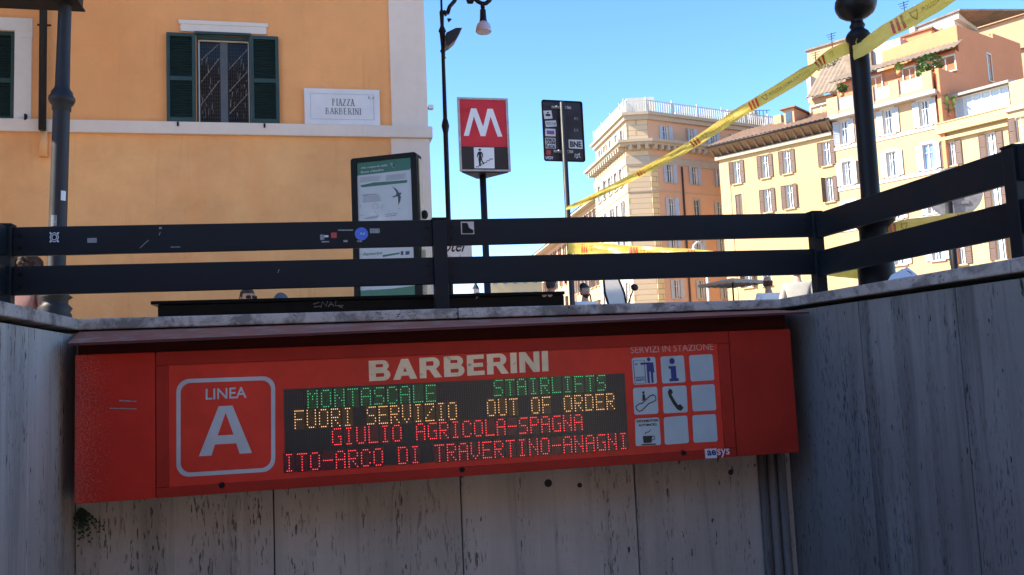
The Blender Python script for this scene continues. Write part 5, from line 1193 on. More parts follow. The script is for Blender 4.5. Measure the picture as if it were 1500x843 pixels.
q.box(d0,d1,2,6.5,zd0-1,zd1); do_=q.build('dormer',M['peach'],bb); MB().box(d0-.25,d1+.25,1.7,6.8,zd1+.001,zd1+.12).build('dormer_roof',M['roof'],do_)
MB().box(d0+.2,d1-.2,1.96,1.998,zd0+.1,zd1-.3).build('dormer_window',M['farglass'],do_)
cu=a(1141,176,5)[0]; MB().box(cu-.4,cu+.4,4.6,5.4,zrd-2,a(1141,170,5)[1]).build('chimney',M['peach'],bb)

# ================================================================ PEACH BUILDING WITH PALE BLUE SHUTTERS
p_=FBu.w(ub); FCu=Frame(p_.x,p_.y,-59.5); a=FCu.at
bc=bthing('peach_building','peach building with pale blue shutters, roof terraces and terracotta penthouses',FCu)
uc=a(1379,240)[0]; ct=a(1300,150)[1]
r1=[(1236,192.5),(1300.8,179.5),(1355.4,167.6)]; r2=[(1241.5,253),(1306.8,241),(1360,230.5)]; 
z1m=sum(a(*p)[1] for p in r1)/3; z2m=sum(a(*p)[1] for p in r2)/3; zsp=z1m-z2m; us=[(a(*p)[0]+a(*q)[0])/2 for p,q in zip(r1,r2)]
w0_=(a(1308,180)[0]-a(1293,180)[0]); h0_=a(1300,162)[1]-a(1300,198)[1]
wc=[(u,z1m-zsp*j,w0_,h0_,'csky' if (j,i) in ((1,2),) else 'cblue') for i,u in enumerate(us) for j in range(3)]
z4=a(1374.5,366)[1]; wc+=[(us[2]+.0,z4,w0_,h0_*.8,'cblue'),(us[1],z4,w0_,h0_*.8,'cblue'),(us[0],z4,w0_,h0_*.8,'cblue')]
zcor=a(1300,152)[1]
m=rel(bc,FCu); facade(m,0,uc,0,zcor,holes_of(wc)); m.quad((0,14,0),(0,0,0),(0,0,zcor),(0,14,zcor)); m.quad((uc,0,0),(uc,14,0),(uc,14,zcor),(uc,0,zcor)); m.quad((0,0,zcor),(uc,0,zcor),(uc,14,zcor),(0,14,zcor)); m.build('wall',M['stuccoC'],bc)
for u,z,w_,h_,k in wc: put_window(bc,FCu,u,z,w_,h_,k)
for j in range(3): z=z1m-zsp*j-h0_/2-.42; MB().box(.02,uc-.02,-.07,0,z,z+.30).build('string_course',M['whitewash'],bc)
zk=a(1300,148.5,-.7)[1]
MB().box(-.1,uc+.3,-.75,.1,zk-.32,zk).build('cornice',M['greywall'],bc)
par=a(1300,119,-.5)[1]; PH=a(1300,126,-.5)[1]-zk
for f0,f1 in ((0,.10),(.40,.46),(.62,.70),(.93,1.0)): MB().box(uc*f0,uc*f1+.1,-.65,-.35,zk+.001,zk+PH+.25).build('terrace_pillar',M['peach'],bc)
MB().box(0,uc,-.6,-.45,zk+.001,zk+.30).build('terrace_kerb',M['peach'],bc)
for f0,f1 in ((.10,.40),(.46,.62),(.70,.93)): MB().box(uc*f0+.1,uc*f1,-.52,-.49,zk+.301,zk+PH+.05).build('terrace_screen',plain('frosted_screen',(.26,.21,.22),.35),bc)
MB().box(uc-.3,uc+.0,-.62,3.4,zk+.001,zk+PH+.2).build('terrace_parapet',M['terra'],bc)
def vol(name,mat,s,px0,py0,px1,py1,dep,cap=None,fr=FCu,t=bc,pad0=0):
    """box whose front stands s behind the facade; (px0,py0) top left, (px1,py1) bottom right in the picture"""
    g0=fr.at(px0,py0,s); g1=fr.at(px1,py1,s)
    m=MB(T[t.name].inverted()@fr.M); m.box(g0[0],g1[0],s,s+dep,g1[1]-pad0,g0[1]); o=m.build(name,M[mat],t)
    if cap: q=MB(T[t.name].inverted()@fr.M); q.box(g0[0]-.15,g1[0]+.15,s-.2,s+dep,g0[1]+.001,g0[1]+.18); q.build('coping',M[cap],o)
    return g0[0],g1[0],g1[1]-pad0,g0[1]
# set-back penthouse behind the terrace
v=vol('penthouse_wall','peach',3.4,1226,132,1400,118,9,pad0=1)
ph=FCu.at(1330,92,2.9); zR0=ph[1]; 
q=MB(); tiled(q,v[0]-.3,FCu.at(1402,80,2.9)[0],2.4,zR0,4.6,FCu.at(1330,82,4.6)[1]); q.build('penthouse_roof',M['roofgrey'],bc)
m=MB(); m.box(v[0],FCu.at(1400,80,3.4)[0],3.4,12,v[2],zR0+.1); m.build('penthouse_wall',M['terra'],bc)
for px,py,w_,h_ in ((1333,116,.95,1.9),(1385,96,1.5,1.2),(1283,128,1.1,1.7)):
    u_,z_=FCu.at(px,py,3.35); put_window(bc,FCu,u_,z_,w_,h_,'wwin',y=3.28)
# roof volumes above
vol('roof_store','greywall',5.4,1277,68,1322,96,4); vol('roof_store','roofgrey',5.0,1236,84,1278,108,4); 
v=vol('terracotta_parapet','terra',6.9,1321,56,1368,84,3,cap='roof')
vol('terracotta_parapet','peach',6.6,1320,58,1327,86,3)
v=vol('white_penthouse','whitewash',8.4,1345,41,1402,76,5,pad0=1.5)
zt1=FCu.at(1405,18,8.4)[1]; zt0=FCu.at(1345,41,8.4)[1]; ua,ub_=FCu.at(1345,41,8.4)[0],FCu.at(1404,20,8.4)[0]
q=MB(); q.hexa([(ua,8.39,zt0-.3),(ub_,8.39,zt0-.3),(ub_,13,zt0-.3),(ua,13,zt0-.3),(ua,8.39,zt0),(ub_,8.39,zt1),(ub_,13,zt1),(ua,13,zt0)]); q.build('white_gable',M['whitewash'],bc)
q=MB(); q.hexa([(ua-.2,8.2,zt0+.01),(ub_+.2,8.2,zt1+.05),(ub_+4.5,13,zt1-.2),(ua-.2,13,zt0+.01),(ua-.2,8.2,zt0+.14),(ub_+.2,8.2,zt1+.2),(ub_+4.5,13,zt1-.05),(ua-.2,13,zt0+.14)]); q.build('gable_roof',M['roofgrey'],bc)
u_,z_=FCu.at(1373,50,8.3); MB().box(u_-.4,u_+.4,8.30,8.388,z_-.45,z_+.45).build('closed_shutter',M['terra'],bc)
v=vol('balcony_parapet','peach',5.8,1366,57,1411,72,.3); vol('balcony_side','peach',5.9,1404,44,1411,70,4)
g0=FCu.at(1366,70,5.8); g1=FCu.at(1411,42,5.8); q=MB(); zb_=FCu.at(1368,74,5.8)[1]
q.box(g0[0],g1[0],5.8,6.05,zb_,FCu.at(1390,50,5.8)[1]); q.build('balcony_parapet',M['peach'],bc)
# terracotta flank (seen in shade) and the pale wall at far right
FT=Frame(*(FCu.w(FCu.at(1403,60,4.4)[0],4.4).xy),22); a=FT.at
tf=bthing('terracotta_house','terracotta house side in shade rising above the glazed terrace',FT)
z0_=a(1400,180)[1]; zt_=(a(1408,44)[1]+a(1450,50)[1])/2; ue=a(1455,60)[0]; uf=a(1472,70)[0]
hw=a(1450,100); hl_=[(hw[0]-.3,hw[0]+.35,hw[1]-1.2,hw[1]+1.2)]
q=MB(); facade(q,0,ue,0,zt_,hl_); q.box(ue,uf+3,0.0,.3,0,a(1470,55)[1]); q.quad((0,0,0),(0,0,zt_),(0,10,zt_),(0,10,0)); q.quad((0,0,zt_),(ue,0,zt_),(ue,10,zt_),(0,10,zt_)); q.build('wall',M['terra'],tf)
put_window(tf,FT,hw[0]+.02,hw[1],.65,2.4,'wwin')
# terrace side parapet stepping down
q=MB(); s0=a(1396,88); q.box(a(1372,95,-.5)[0],0,-.6,-.3,0,a(1385,104,-.5)[1]); q.build('terrace_parapet',M['terra'],tf)

# ================================================================ PALE YELLOW BUILDING AT RIGHT
p_=FCu.w(uc); FDu=Frame(p_.x,p_.y,-63); a=FDu.at
bd_=bthing('pale_yellow_building','pale yellow building with brown shutters and a glazed roof terrace at right',FDu)
ud=a(1485,200)[0]; ud2=ud+14; zD=a(1430,178)[1]
cA=a(1393,226); cB=a(1452,212.5); st_=cB[0]-cA[0]; zq=(cA[1]+cB[1])/2; z2=a(1459,287)[1]; sp=zq-z2
w0_=a(1400,226)[0]-a(1386.5,226)[0]; h0_=a(1393,208)[1]-a(1393,243)[1]; z3=(a(1407,370)[1]+a(1466,362)[1])/2
wd=[(cA[0]+i*st_,z,w0_,h0_,'dbrown') for i in range(4) for z in (zq+.0,z2,z3)]
m=MB(); facade(m,0,ud2,0,zD,holes_of(wd)); m.quad((ud2,0,0),(ud2,14,0),(ud2,14,zD),(ud2,0,zD)); m.quad((0,0,zD),(ud2,0,zD),(ud2,14,zD),(0,14,zD)); m.build('wall',M['stuccoD'],bd_)
for u,z,w_,h_,k in wd: put_window(bd_,FDu,u,z,w_,h_,k)
zc1=a(1430,186)[1]
MB().box(0.05,ud,-.55,0,zc1,zc1+.28).build('cornice',M['stuccoD'],bd_); MB().box(0.05,ud,-.30,0,zc1-.55,zc1-.30).build('cornice_moulding',M['stuccoD'],bd_)
zp=a(1430,169,-.45)[1]; MB().box(.05,ud,-.50,-.28,zc1+.281,zp).build('terrace_parapet',M['stuccoD'],bd_); MB().box(.02,ud+.02,-.56,-.22,zp+.001,zp+.10).build('parapet_coping',M['stuccoD'],bd_)
ga=a(1400,160,1.6); gb=a(1478,130,1.6); gz0=zc1+.28; gz1=(a(1400,143,1.6)[1]+a(1478,125,1.6)[1])/2
n=6; gl=MB(); 
for k in range(n): u0_=lerp(ga[0],gb[0],k/n); u1_=lerp(ga[0],gb[0],(k+1)/n); MB().box(u0_+.07,u1_-.07,1.64,1.66,gz0,gz1-.12).build('conservatory_pane',plain('pale_conservatory_glass',(.55,.62,.66),.15) if k==0 else bpy.data.materials['pale_conservatory_glass'],bd_); gl.box(u0_-.06,u0_+.06,1.58,1.72,gz0,gz1-.12)
gl.box(ga[0],gb[0],1.57,1.73,gz1-.119,gz1); gl.box(ga[0],gb[0],1.58,1.72,gz0+1.1,gz0+1.18); gl.build('conservatory_frame',M['sh_white'],bd_)
q=MB(); q.hexa([(ga[0]-.6,1.0,gz1+.0),(gb[0]+.2,1.0,gz1+.0),(gb[0]+.2,6,gz1+.9),(ga[0]-.6,6,gz1+.9),(ga[0]-.6,1.0,gz1+.2),(gb[0]+.2,1.0,gz1+.2),(gb[0]+.2,6,gz1+1.1),(ga[0]-.6,6,gz1+1.1)]); q.build('awning_roof',M['greywall'],bd_)
# rounded cream wing rising at far right
g0=a(1479,95,-.3); g1=a(1500,150,-.3); q=MB(); q.box(ud+.01,ud2+6,-.8,9,0,a(1490,152,-.8)[1]); q.build('wing_wall',M['stuccoD'],bd_)
zv=a(1490,118,-.7)[1]; q=MB(); q.box(ud+.3,ud2+6,-.78,-.5,a(1490,152,-.8)[1]+.001,zv); q.build('wing_parapet',M['stuccoD'],bd_)
MB().box(ud-.1,ud2+6,-.98,-.5,a(1490,152,-.8)[1]-.5,a(1490,152,-.8)[1]-.2).build('wing_cornice',M['trimA'],bd_)
ff=[(a(1497,190,-.8)[0],a(1497,190,-.8)[1],w0_,h0_,'dbrown')]
for u,z,w_,h_,k in ff: put_window(bd_,FDu,u,z,w_,h_,k,y=-.96)
# peach house behind at the top right corner
p_=hpt(1432,88); FE=Frame(p_.x,p_.y,-50); a=FE.at
be=bthing('peach_rooftop_house','light peach upper storey with a sloping parapet at the top right corner',FE)
zA_=a(1434,42)[1]; zB_=a(1500,22)[1]; ue=a(1500,40)[0]
q=MB(); q.hexa([(0,0,0),(ue+9,0,0),(ue+9,9,0),(0,9,0),(0,0,zA_-.2),(ue+9,0,zB_+.6),(ue+9,9,zB_+.6),(0,9,zA_-.2)]); q.build('wall',M['peach'],be)
q=MB(); q.hexa([(-.2,-.35,zA_-.199),(ue+9,-.35,zB_+.601),(ue+9,.3,zB_+.601),(-.2,.3,zA_-.199),(-.2,-.35,zA_+.1),(ue+9,-.35,zB_+.9),(ue+9,.3,zB_+.9),(-.2,.3,zA_+.1)]); q.build('parapet_coping',M['peach'],be)
q=MB(); za=a(1480,76)[1]; q.box(a(1478,80)[0],ue+9,-.4,0,za,za+.35); q.build('cornice',M['peach'],be)

# left flank roofs between the yellow and the peach building
vF=FBu; 
q=MB(T[bb.name].inverted()@vF.M); g=lambda px,py,s: vF.at(px,py,s)
v=vol('rooftop_flat','peach',5,1186,146,1222,166,6,fr=FBu,t=bb,pad0=1); 
u_,z_=FBu.at(1203,162,4.9); put_window(bb,FBu,u_,z_,2.0,1.0,'wwin',y=4.85)
P0=FBu.at(1181,144,4.4); P1=FBu.at(1230,128,4.4); P2_=FBu.at(1186,108,9); 
q=MB(T[bb.name].inverted()@FBu.M); tiled(q,P0[0],FBu.at(1250,120,4.4)[0],4.2,P0[1]-.1,10,FBu.at(1200,92,10)[1]); q.build('upper_roof',M['roofgrey'],bb)
vol('upper_wall','whitewash',9.5,1181,112,1190,150,3,fr=FBu,t=bb)
vol('upper_terrace','whitewash',11,1206,94,1262,120,4,fr=FBu,t=bb); vol('upper_storey','peach',13,1182,76,1262,100,5,fr=FBu,t=bb,cap='roofgrey')
# antennas and chimneys
def antenna(fr,px,py0,py1,s,t):
    u_,z0_=fr.at(px,py1,s); z1_=fr.at(px,py0,s)[1]; m=MB(T[t.name].inverted()@fr.M); m.tube([(u_,s,z0_),(u_,s,z1_)],.05,5); 
    for k in range(3): m.tube([(u_-.5+.1*k,s,z1_-.25*k-.1),(u_+.5-.1*k,s,z1_-.25*k-.1)],.03,4)
    m.build('antenna',M['iron'],t)
antenna(FCu,1326,2,30,9,bc); antenna(FBu,1220,48,80,12,bb); antenna(FBu,1195,76,90,12,bb)
vol('chimney','whitewash',9,1331,36,1341,60,1,fr=FCu,t=bc); vol('chimney','peach',12,1339,8,1343,30,.6,fr=FCu,t=bc)

# plants on the terraces
def plant(label,fr,px,py,s,rw,rh,mat,n,group=None):
    u_,z_=fr.at(px,py,s); w_=fr.w(u_,s,z_); t=thing('terrace_plant',label,'plant',tuple(w_),0,group)
    MB().lathe([(.16,-rh*1.0-.3),(.22,-rh*1.0)],n=8).build('pot',M['terra'],t); MB().tube([(0,0,-rh),(0.05,0,0)],.04,5).build('stem',M['sh_brown'],t)
    m=MB()
    for k in range(n):
        th=random.uniform(0,2*pi); ph_=random.uniform(-1,1); rr=random.uniform(.45,1)**.6; c=Vector((rw*rr*cos(th)*math.sqrt(1-ph_*ph_),rw*rr*sin(th)*math.sqrt(1-ph_*ph_),rh*rr*ph_))
        d=Vector((random.gauss(0,1),random.gauss(0,1),random.gauss(0,.6))).normalized()*random.uniform(.12,.26); e=d.cross(Vector((random.random(),random.random(),1))).normalized()*d.length*.45
        m.add([c-d,c+e,c+d,c-e],[(0,1,2,3)])
    m.build('foliage',M[mat],t); return t
plant('large dark green plant spilling over the peach terrace pillar',FCu,1362,94,1.0,1.0,.95,'leaf',260)
plant('yellow green low part of the plant on the terrace below the dark bush',FCu,1353,108,.6,.6,.4,'leaf2',90)
plant('light green shrubs on the upper left roof terrace',FBu,1215,96,9.3,1.3,.6,'leaf2',180)
plant('small plant hanging beside the terrace awning',FCu,1316,98,1.5,.35,.4,'leaf2',60)
plant('potted plant and flowers on the left end of the terrace',FCu,1233,130,-.2,.45,.4,'leaf',80)
plant('thin potted shrub on the terrace beside the glass conservatory',FDu,1388,152,.6,.7,.8,'leaf2',70)

# ================================================================ STREET ROW RECEDING TO THE LEFT OF THE CORNER BUILDING
def row(name,label,fr,u0,u1,H,mat,rows_,cols_,kind,eave=.8,base=None):
    t=bthing(name,label,fr); ws=[(lerp(u0,u1,(i+.5)/cols_),H-1.9-3.6*j,.9,1.9,kind) for i in range(cols_) for j in range(rows_)]
    m=MB(); facade(m,u0,u1,0,H,holes_of(ws)); m.quad((u1,0,0),(u1,14,0),(u1,14,H),(u1,0,H)); m.quad((u0,14,0),(u0,0,0),(u0,0,H),(u0,14,H)); m.quad((u0,0,H),(u1,0,H),(u1,14,H),(u0,14,H)); m.build('wall',M[mat],t)
    for u,z,w_,h_,k in ws: put_window(t,fr,u,z,w_,h_,k)
    MB().box(u0-.2,u1,-eave,0,H-.25,H+.0).build('eaves',M['trimA'],t)
    tiled(MB(),u0-.2,u1,-eave-.05,H+.02,6,H+2.0,1.2).build('roof',M['roof'],t); return t
p_=FAl.w(ul-.3,.3); F1=Frame(p_.x,p_.y,-92.5); u1e=F1.at(838,310)[0]; H1=F1.at(867,297)[1]
row('street_house','pale orange street house with brown shutters just left of the tan corner building',F1,u1e,0,H1,'stuccoC',4,7,'bbrown')
p_=F1.w(u1e-.2,.6); F2_=Frame(p_.x,p_.y,-93.5); u2e=F2_.at(792,375)[0]; H2=F2_.at(825,350)[1]
row('street_house','far tan street house with a dark projecting eave seen beside the sign pole',F2_,u2e,0,H2,'stuccoA',3,8,'bbrown',1.4)
p_=hpt(713,190); F3=Frame(p_.x,p_.y,-8); u3=F3.at(850,420)[0]; H3=F3.at(760,398)[1]
t3=row('far_building','pale yellow building closing the far end of the street',F3,0,u3,H3,'stuccoD',3,9,'plain')
sp_=hpt(692,150); cs=thing('church_spire','tiny dark church spire on the far skyline right of the railing post','church spire',(sp_.x,sp_.y,GZ))
z_=lambda py: zof(692,py,sp_.x,sp_.y)
MB().box(-.55,.55,-.55,.55,0,z_(424)).build('tower',M['greywall'],cs); MB().lathe([(.7,z_(424)),(.45,z_(420)),(.12,z_(415)),(.02,z_(411))],n=8,smooth=False).build('spire',M['iron'],cs)

# ================================================================ BUILDINGS ADDED OUTSIDE THE FRAME FOR SHADE AND REFLECTIONS
def offb(name,label,fr,L,H,dep,mat,nx,nz):
    t=bthing(name,label,fr); ws=[(lerp(0,L,(i+.5)/nx),2.6+3.7*j,1.1,1.9,'plain') for i in range(nx) for j in range(nz)]
    m=MB(); facade(m,0,L,0,H,holes_of(ws)); m.quad((L,0,0),(L,dep,0),(L,dep,H),(L,0,H)); m.quad((0,dep,0),(0,0,0),(0,0,H),(0,dep,H)); m.quad((0,0,H),(L,0,H),(L,dep,H),(0,dep,H)); m.quad((L,dep,0),(0,dep,0),(0,dep,H),(L,dep,H)); m.build('wall',M[mat],t)
    for u,z,w_,h_,k in ws: put_window(t,fr,u,z,w_,h_,k)
    MB().box(-.5,L+.5,-.6,.3,H,H+.5).build('cornice',M['trimA'],t); return t
offb('added_shade_building','grey building added left of the stairs, outside the picture, to shade them',Frame(-13,3.0,90),3.8,19,12,'greywall',1,5)  # unseen block added to shade the stairwell, kept narrow for a sun patch
offb('added_reflection_building','tan building added behind the viewer, outside the picture, for the panes to reflect',Frame(40,-34,180),70,21,12,'stuccoA',16,5)  # unseen block added to fill the reflection in the window glass


# ================================================================ PEOPLE
def skin_mesh(name,verts,edges,radii,mat,parent,sub=2,root=0):
    me=bpy.data.meshes.new(name); me.from_pydata(verts,edges,[]); o=bpy.data.objects.new(name,me); C.objects.link(o); 
    md=o.modifiers.new('skin','SKIN'); md.use_smooth_shade=True
    for i,r_ in enumerate(radii):
        sv=me.skin_vertices[0].data[i] if me.skin_vertices else None
        if sv: sv.radius=(r_,r_) if not isinstance(r_,tuple) else r_; sv.use_root=(i==root)
    o.modifiers.new('sub','SUBSURF').levels=sub; o.modifiers['sub'].render_levels=sub
    dg=bpy.context.evaluated_depsgraph_get(); dg.update(); me2=bpy.data.meshes.new_from_object(o.evaluated_get(dg)); bpy.data.objects.remove(o)
    me2.materials.clear(); me2.materials.append(mat); me2.name=name
    for p in me2.polygons: p.use_smooth=True
    return place(name,me2,parent)
def person(label,x,y,yaw,h,skin,hair,top,bottom='jeans',seated=False,style='short',lean=0,arm=None,beard=False):
    """yaw: heading the face looks to, degrees from +Y clockwise"""
    t=thing('person',label,'person',(x,y,GZ),-R(yaw),'people around the station entrance')
    s=h/1.75; zs=0
    if seated: zs=-.43
    def J(px,py,pz): return (px*s,py*s,pz*s+(zs*s))
    # local +y is the way the person faces
    ly=lambda z: sin(R(lean))*max(0,z-.95)
    V=[];E=[];Rr=[]
    def add(p,r_,par=None):
        V.append(p); Rr.append(r_*s); 
        if par is not None: E.append((par,len(V)-1))
        return len(V)-1
    pel=add(J(0,0,.95),.13); waist=add(J(0,ly(1.1),1.10),.115,pel); ch=add(J(0,ly(1.3),1.30),.14,waist); nb=add(J(0,ly(1.44)-.01,1.44),.075,ch); nk=add(J(0,ly(1.5),1.51),.055,nb); hd0=add(J(0,ly(1.6)+.01,1.60),.06,nk)
    leg=[];arms=[]
    for sd in (-1,1):
        hp=add(J(sd*.09,0,.90),.095,pel)
        if seated:
            kn=add(J(sd*.11,.42,.90),.062,hp); an=add(J(sd*.11,.42,.50),.042,kn); ft=add(J(sd*.11,.56,.455),.036,an)
        else:
            kn=add(J(sd*.10,.01,.50),.060,hp); an=add(J(sd*.10,-.02,.09),.040,kn); ft=add(J(sd*.12,.13,.035),.034,an)
        sh=add(J(sd*.18,ly(1.4),1.41),.062,ch); el=add(J(sd*.25,ly(1.15)-.03,1.13),.042,sh)
        if arm=='up' and sd==1: el=len(V)-1; V[el]=J(.27,.12+ly(1.2),1.20); wr=add(J(.14,.30,1.42),.027,el); hdv=(0,.3,.95)
        else: wr=add(J(sd*.25,.12+ly(.9),.92),.027,el); hdv=(0,.25,-.95)
        hv=Vector(hdv).normalized(); wp=Vector(V[wr]); pa=add(tuple(wp+hv*.06*s),.030,wr)
        pp_=Vector(V[pa]); 
        for k,(off,L_) in enumerate(((-.028,.075),(-.010,.085),(.009,.08),(.027,.062))):
            side=Vector((0,1,0)) if abs(hv.z)>.7 else Vector((0,0,1)); side=(side-hv*side.dot(hv)).normalized()
            b_=add(tuple(pp_+side*off*s+hv*.035*s),.0095,pa); m_=add(tuple(pp_+side*off*1.15*s+hv*(.035+L_*.55)*s),.0085,b_); add(tuple(pp_+side*off*1.2*s+hv*(.035+L_)*s+Vector((-sd*.012,0,0))*s),.007,m_)
        th=add(tuple(wp+hv*.04*s+side*.035*s),.011,wr); add(tuple(wp+hv*.075*s+side*.058*s),.009,th)
        leg.append((hp,kn,an,ft)); arms.append((sh,el,wr))
    body=skin_mesh('body',V,E,Rr,M[skin],t,1)
    def sub(name,ids,mul,mat,lvl=2):
        idx={j:i for i,j in enumerate(ids)}; vv=[V[j] for j in ids]; ee=[(idx[a_],idx[b_]) for a_,b_ in E if a_ in idx and b_ in idx]; skin_mesh(name,vv,ee,[Rr[j]*mul for j in ids],M[mat],t,lvl)
    sub('shirt',[pel,waist,ch,nb]+[j for a_ in arms for j in a_[:2]],1.18,top)
    sub('trousers',[pel]+[j for l in leg for j in l[:3]],1.20,bottom)
    for l in leg: 
        q=MB(); f_=Vector(V[l[3]]); a_=Vector(V[l[2]]); q.sphere((f_.x,(f_.y+a_.y)/2,min(f_.z,a_.z)-.0+.01),(.048*s,.14*s,.045*s),12,8); q.build('shoe',M['boxblack'],t)
    # head
    hc=Vector(J(0,ly(1.64)+.015,1.635)); hr=(.075*s,.095*s,.118*s)
    m=MB(); m.sphere(hc,hr,24,16); vs=[]
    for v in m.v:
        d=v-hc; x_,y_,z_=d.x/hr[0],d.y/hr[1],d.z/hr[2]
        if z_<0: d.x*=1+.28*z_; d.y*=1+.10*z_ if y_>0 else 1+.35*z_
        if y_>.3: d.y*=.97
        if y_>.6 and abs(x_)<.24 and -.42<z_<.12: d.y+=.022*s*(1-abs(x_)/.24)*(1-abs(z_+.2)/.36)      # nose
        if y_>.5 and .1<abs(x_)<.6 and .0<z_<.22: d.y-=.007*s                                        # eye sockets
        vs.append(hc+d)
    m.v=vs; head=m.build('head',M[skin],t)
    for sd in (-1,1):
        MB().sphere(hc+Vector((sd*.030*s,.083*s,.010*s)),.012*s,8,6).build('eye',M['mwhite'],head); MB().sphere(hc+Vector((sd*.030*s,.093*s,.010*s)),.0055*s,8,6).build('pupil',M['hair'],head)
        MB().sphere(hc+Vector((sd*.076*s,-.004*s,-.005*s)),(.010*s,.020*s,.032*s),8,8).build('ear',M[skin],head)
    MB().sphere(hc+Vector((0,.088*s,-.058*s)),(.024*s,.010*s,.007*s),10,6).build('mouth',M['redstick'] if False else M['skin2'],head)
    MB().box(hc.x-.05*s,hc.x-.014*s,hc.y+.082*s,hc.y+.090*s,hc.z+.026*s,hc.z+.032*s).build('eyebrow',M[hair or 'hair'],head); MB().box(hc.x+.014*s,hc.x+.05*s,hc.y+.082*s,hc.y+.090*s,hc.z+.026*s,hc.z+.032*s).build('eyebrow',M[hair or 'hair'],head)
    if style=='short' or style=='bald':
        m=MB(); m.sphere(hc+Vector((0,-.008*s,.006*s)),(.082*s,.101*s,.124*s),24,16)
        keep=[]
        for i,f_ in enumerate(m.f):
            c=sum((m.v[k] for k in f_),Vector())/len(f_)-hc
            hi=.050 if style=='short' else 9
            ok = (c.z>hi*s*(1 if c.y>.02*s else -.2) if c.y>-.02*s else c.z>-.055*s) if style=='short' else (c.y<.01*s and -.07*s<c.z<.02*s)
            if ok: keep.append(i)
        m.f=[m.f[i] for i in keep]; m.sm=[True]*len(m.f)
        m.v=[v+Vector((noise.noise(v*40),noise.noise(v*40+Vector((9,0,0))),noise.noise(v*40+Vector((0,9,0)))))*.006*s for v in m.v]
        m.build('hair',M[hair],head)
    if beard:
        m=MB(); m.sphere(hc+Vector((0,.004*s,-.01*s)),(.077*s,.098*s,.120*s),24,16)
        keep=[i for i,f_ in enumerate(m.f) if (lambda c: c.z<-.045*s and c.y>.0 and not(abs(c.x)<.022*s and c.z>-.07*s))(sum((m.v[k] for k in f_),Vector())/len(f_)-hc)]
        m.f=[m.f[i] for i in keep]; m.sm=[True]*len(m.f); m.v=[hc+Vector(((v-hc).x*(1+.2*min(0,(v-hc).z/(.12*s))),(v-hc).y,(v-hc).z)) for v in m.v]; m.build('beard',M[hair],head)
    if style=='curly':
        m=MB(); rnd=random.Random(5)
        for k in range(150):
            th=rnd.uniform(0,2*pi); ph_=rnd.uniform(-.45,1); q=math.sqrt(1-ph_*ph_); d=Vector((q*cos(th)*.165,q*sin(th)*.15-.035,ph_*.14+.01))*s
            if d.y>.06*s and d.z<.05*s: continue
            m.sphere(hc+d,rnd.uniform(.022,.04)*s,6,5)
        m.build('hair',M[hair],head)
    if style=='cap':
        m=MB(); m.sphere(hc+Vector((0,0,.012*s)),(.090*s,.108*s,.118*s),20,12); keep=[i for i,f_ in enumerate(m.f) if (sum((m.v[k] for k in f_),Vector())/len(f_)-hc).z>.03*s]; m.f=[m.f[i] for i in keep]; m.sm=[True]*len(m.f); m.build('cap',M['cap'],head)
        MB().slab([(hc.x-.06*s,hc.y+.07*s),(hc.x+.06*s,hc.y+.07*s),(hc.x+.045*s,hc.y+.17*s),(hc.x-.045*s,hc.y+.17*s)],hc.z+.035*s,hc.z+.042*s).build('cap_brim',M['cap'],head)
        if hair: pass
    return t,head,hc,s
def who(px,py_top,D):
    x,y=on_ground(px,D); r=ray(px,py_top); t=math.hypot(x,y)/math.hypot(r.x,r.y); return x,y,(r.z*t-GZ)
def put(px,py,D,**k):
    x,y=on_ground(px,D); r=ray(px,py); tt=D/r.dot(f3); x,y=(r*tt).x,(r*tt).y; top_=(r*tt).z-GZ
    if k.get('seated'): hh=(top_+0)/( (1.755-.43)/1.75)
    else: hh=top_/(1.755/1.75)
    return person(x=x,y=y,h=hh,**k)
put(38,377,8.0,label='person with bushy brown hair and a pink top behind the railing at far left',yaw=20,skin='skin',hair='hairbrown',top='pink_cloth',style='curly')
t,head,hc,s=put(352,424.5,9.0,label='seated person in a navy jacket and sunglasses peeping over the black cabinet',yaw=150,skin='skin2',hair='hair',top='blue_cloth',seated=True,lean=14)
MB().box(hc.x-.062*s,hc.x-.008*s,hc.y+.086*s,hc.y+.098*s,hc.z-.006*s,hc.z+.022*s).build('sunglasses',M['boxblack'],head); MB().box(hc.x+.008*s,hc.x+.062*s,hc.y+.086*s,hc.y+.098*s,hc.z-.006*s,hc.z+.022*s).build('sunglasses',M['boxblack'],head)
put(412,430,10.5,label='seated person in a slate blue cap whose crown just shows over the black cabinet',yaw=200,skin='skin',hair='hair',top='grey_cloth',seated=True,style='cap')
put(799,405,10.5,label='person in a white shirt beside the stickered sign pole, head hidden by the lower board',yaw=60,skin='skin2',hair='hair',top='white_cloth',lean=10)
put(856,417,11.4,label='dark haired bearded man looking at the viewer to the right of the sign pole',yaw=165,skin='skin',hair='hair',top='white_cloth',beard=True)
put(1124,404.5,11.8,label='nearly bald man in a white shirt seen from behind left of the railing corner',yaw=5,skin='skin2',hair='hairbrown',top='white_cloth',style='bald')
put(1166,385,10.0,label='person in a pale grey shirt standing behind the railing corner post',yaw=40,skin='skin',hair='hair',top='grey_cloth')
bxp,byp=on_ground(380,9.7)
bn=thing('stone_bench','grey stone bench on the pavement in front of the orange wall','bench',(bxp,byp,GZ)); MB().box(-.9,.9,-.25,.25,.38,.46).build('seat',M['concrete'],bn,bevel=.01)
for s_ in (-.7,.7): MB().box(s_-.1,s_+.1,-.2,.2,0,.379).build('leg',M['concrete'],bn)

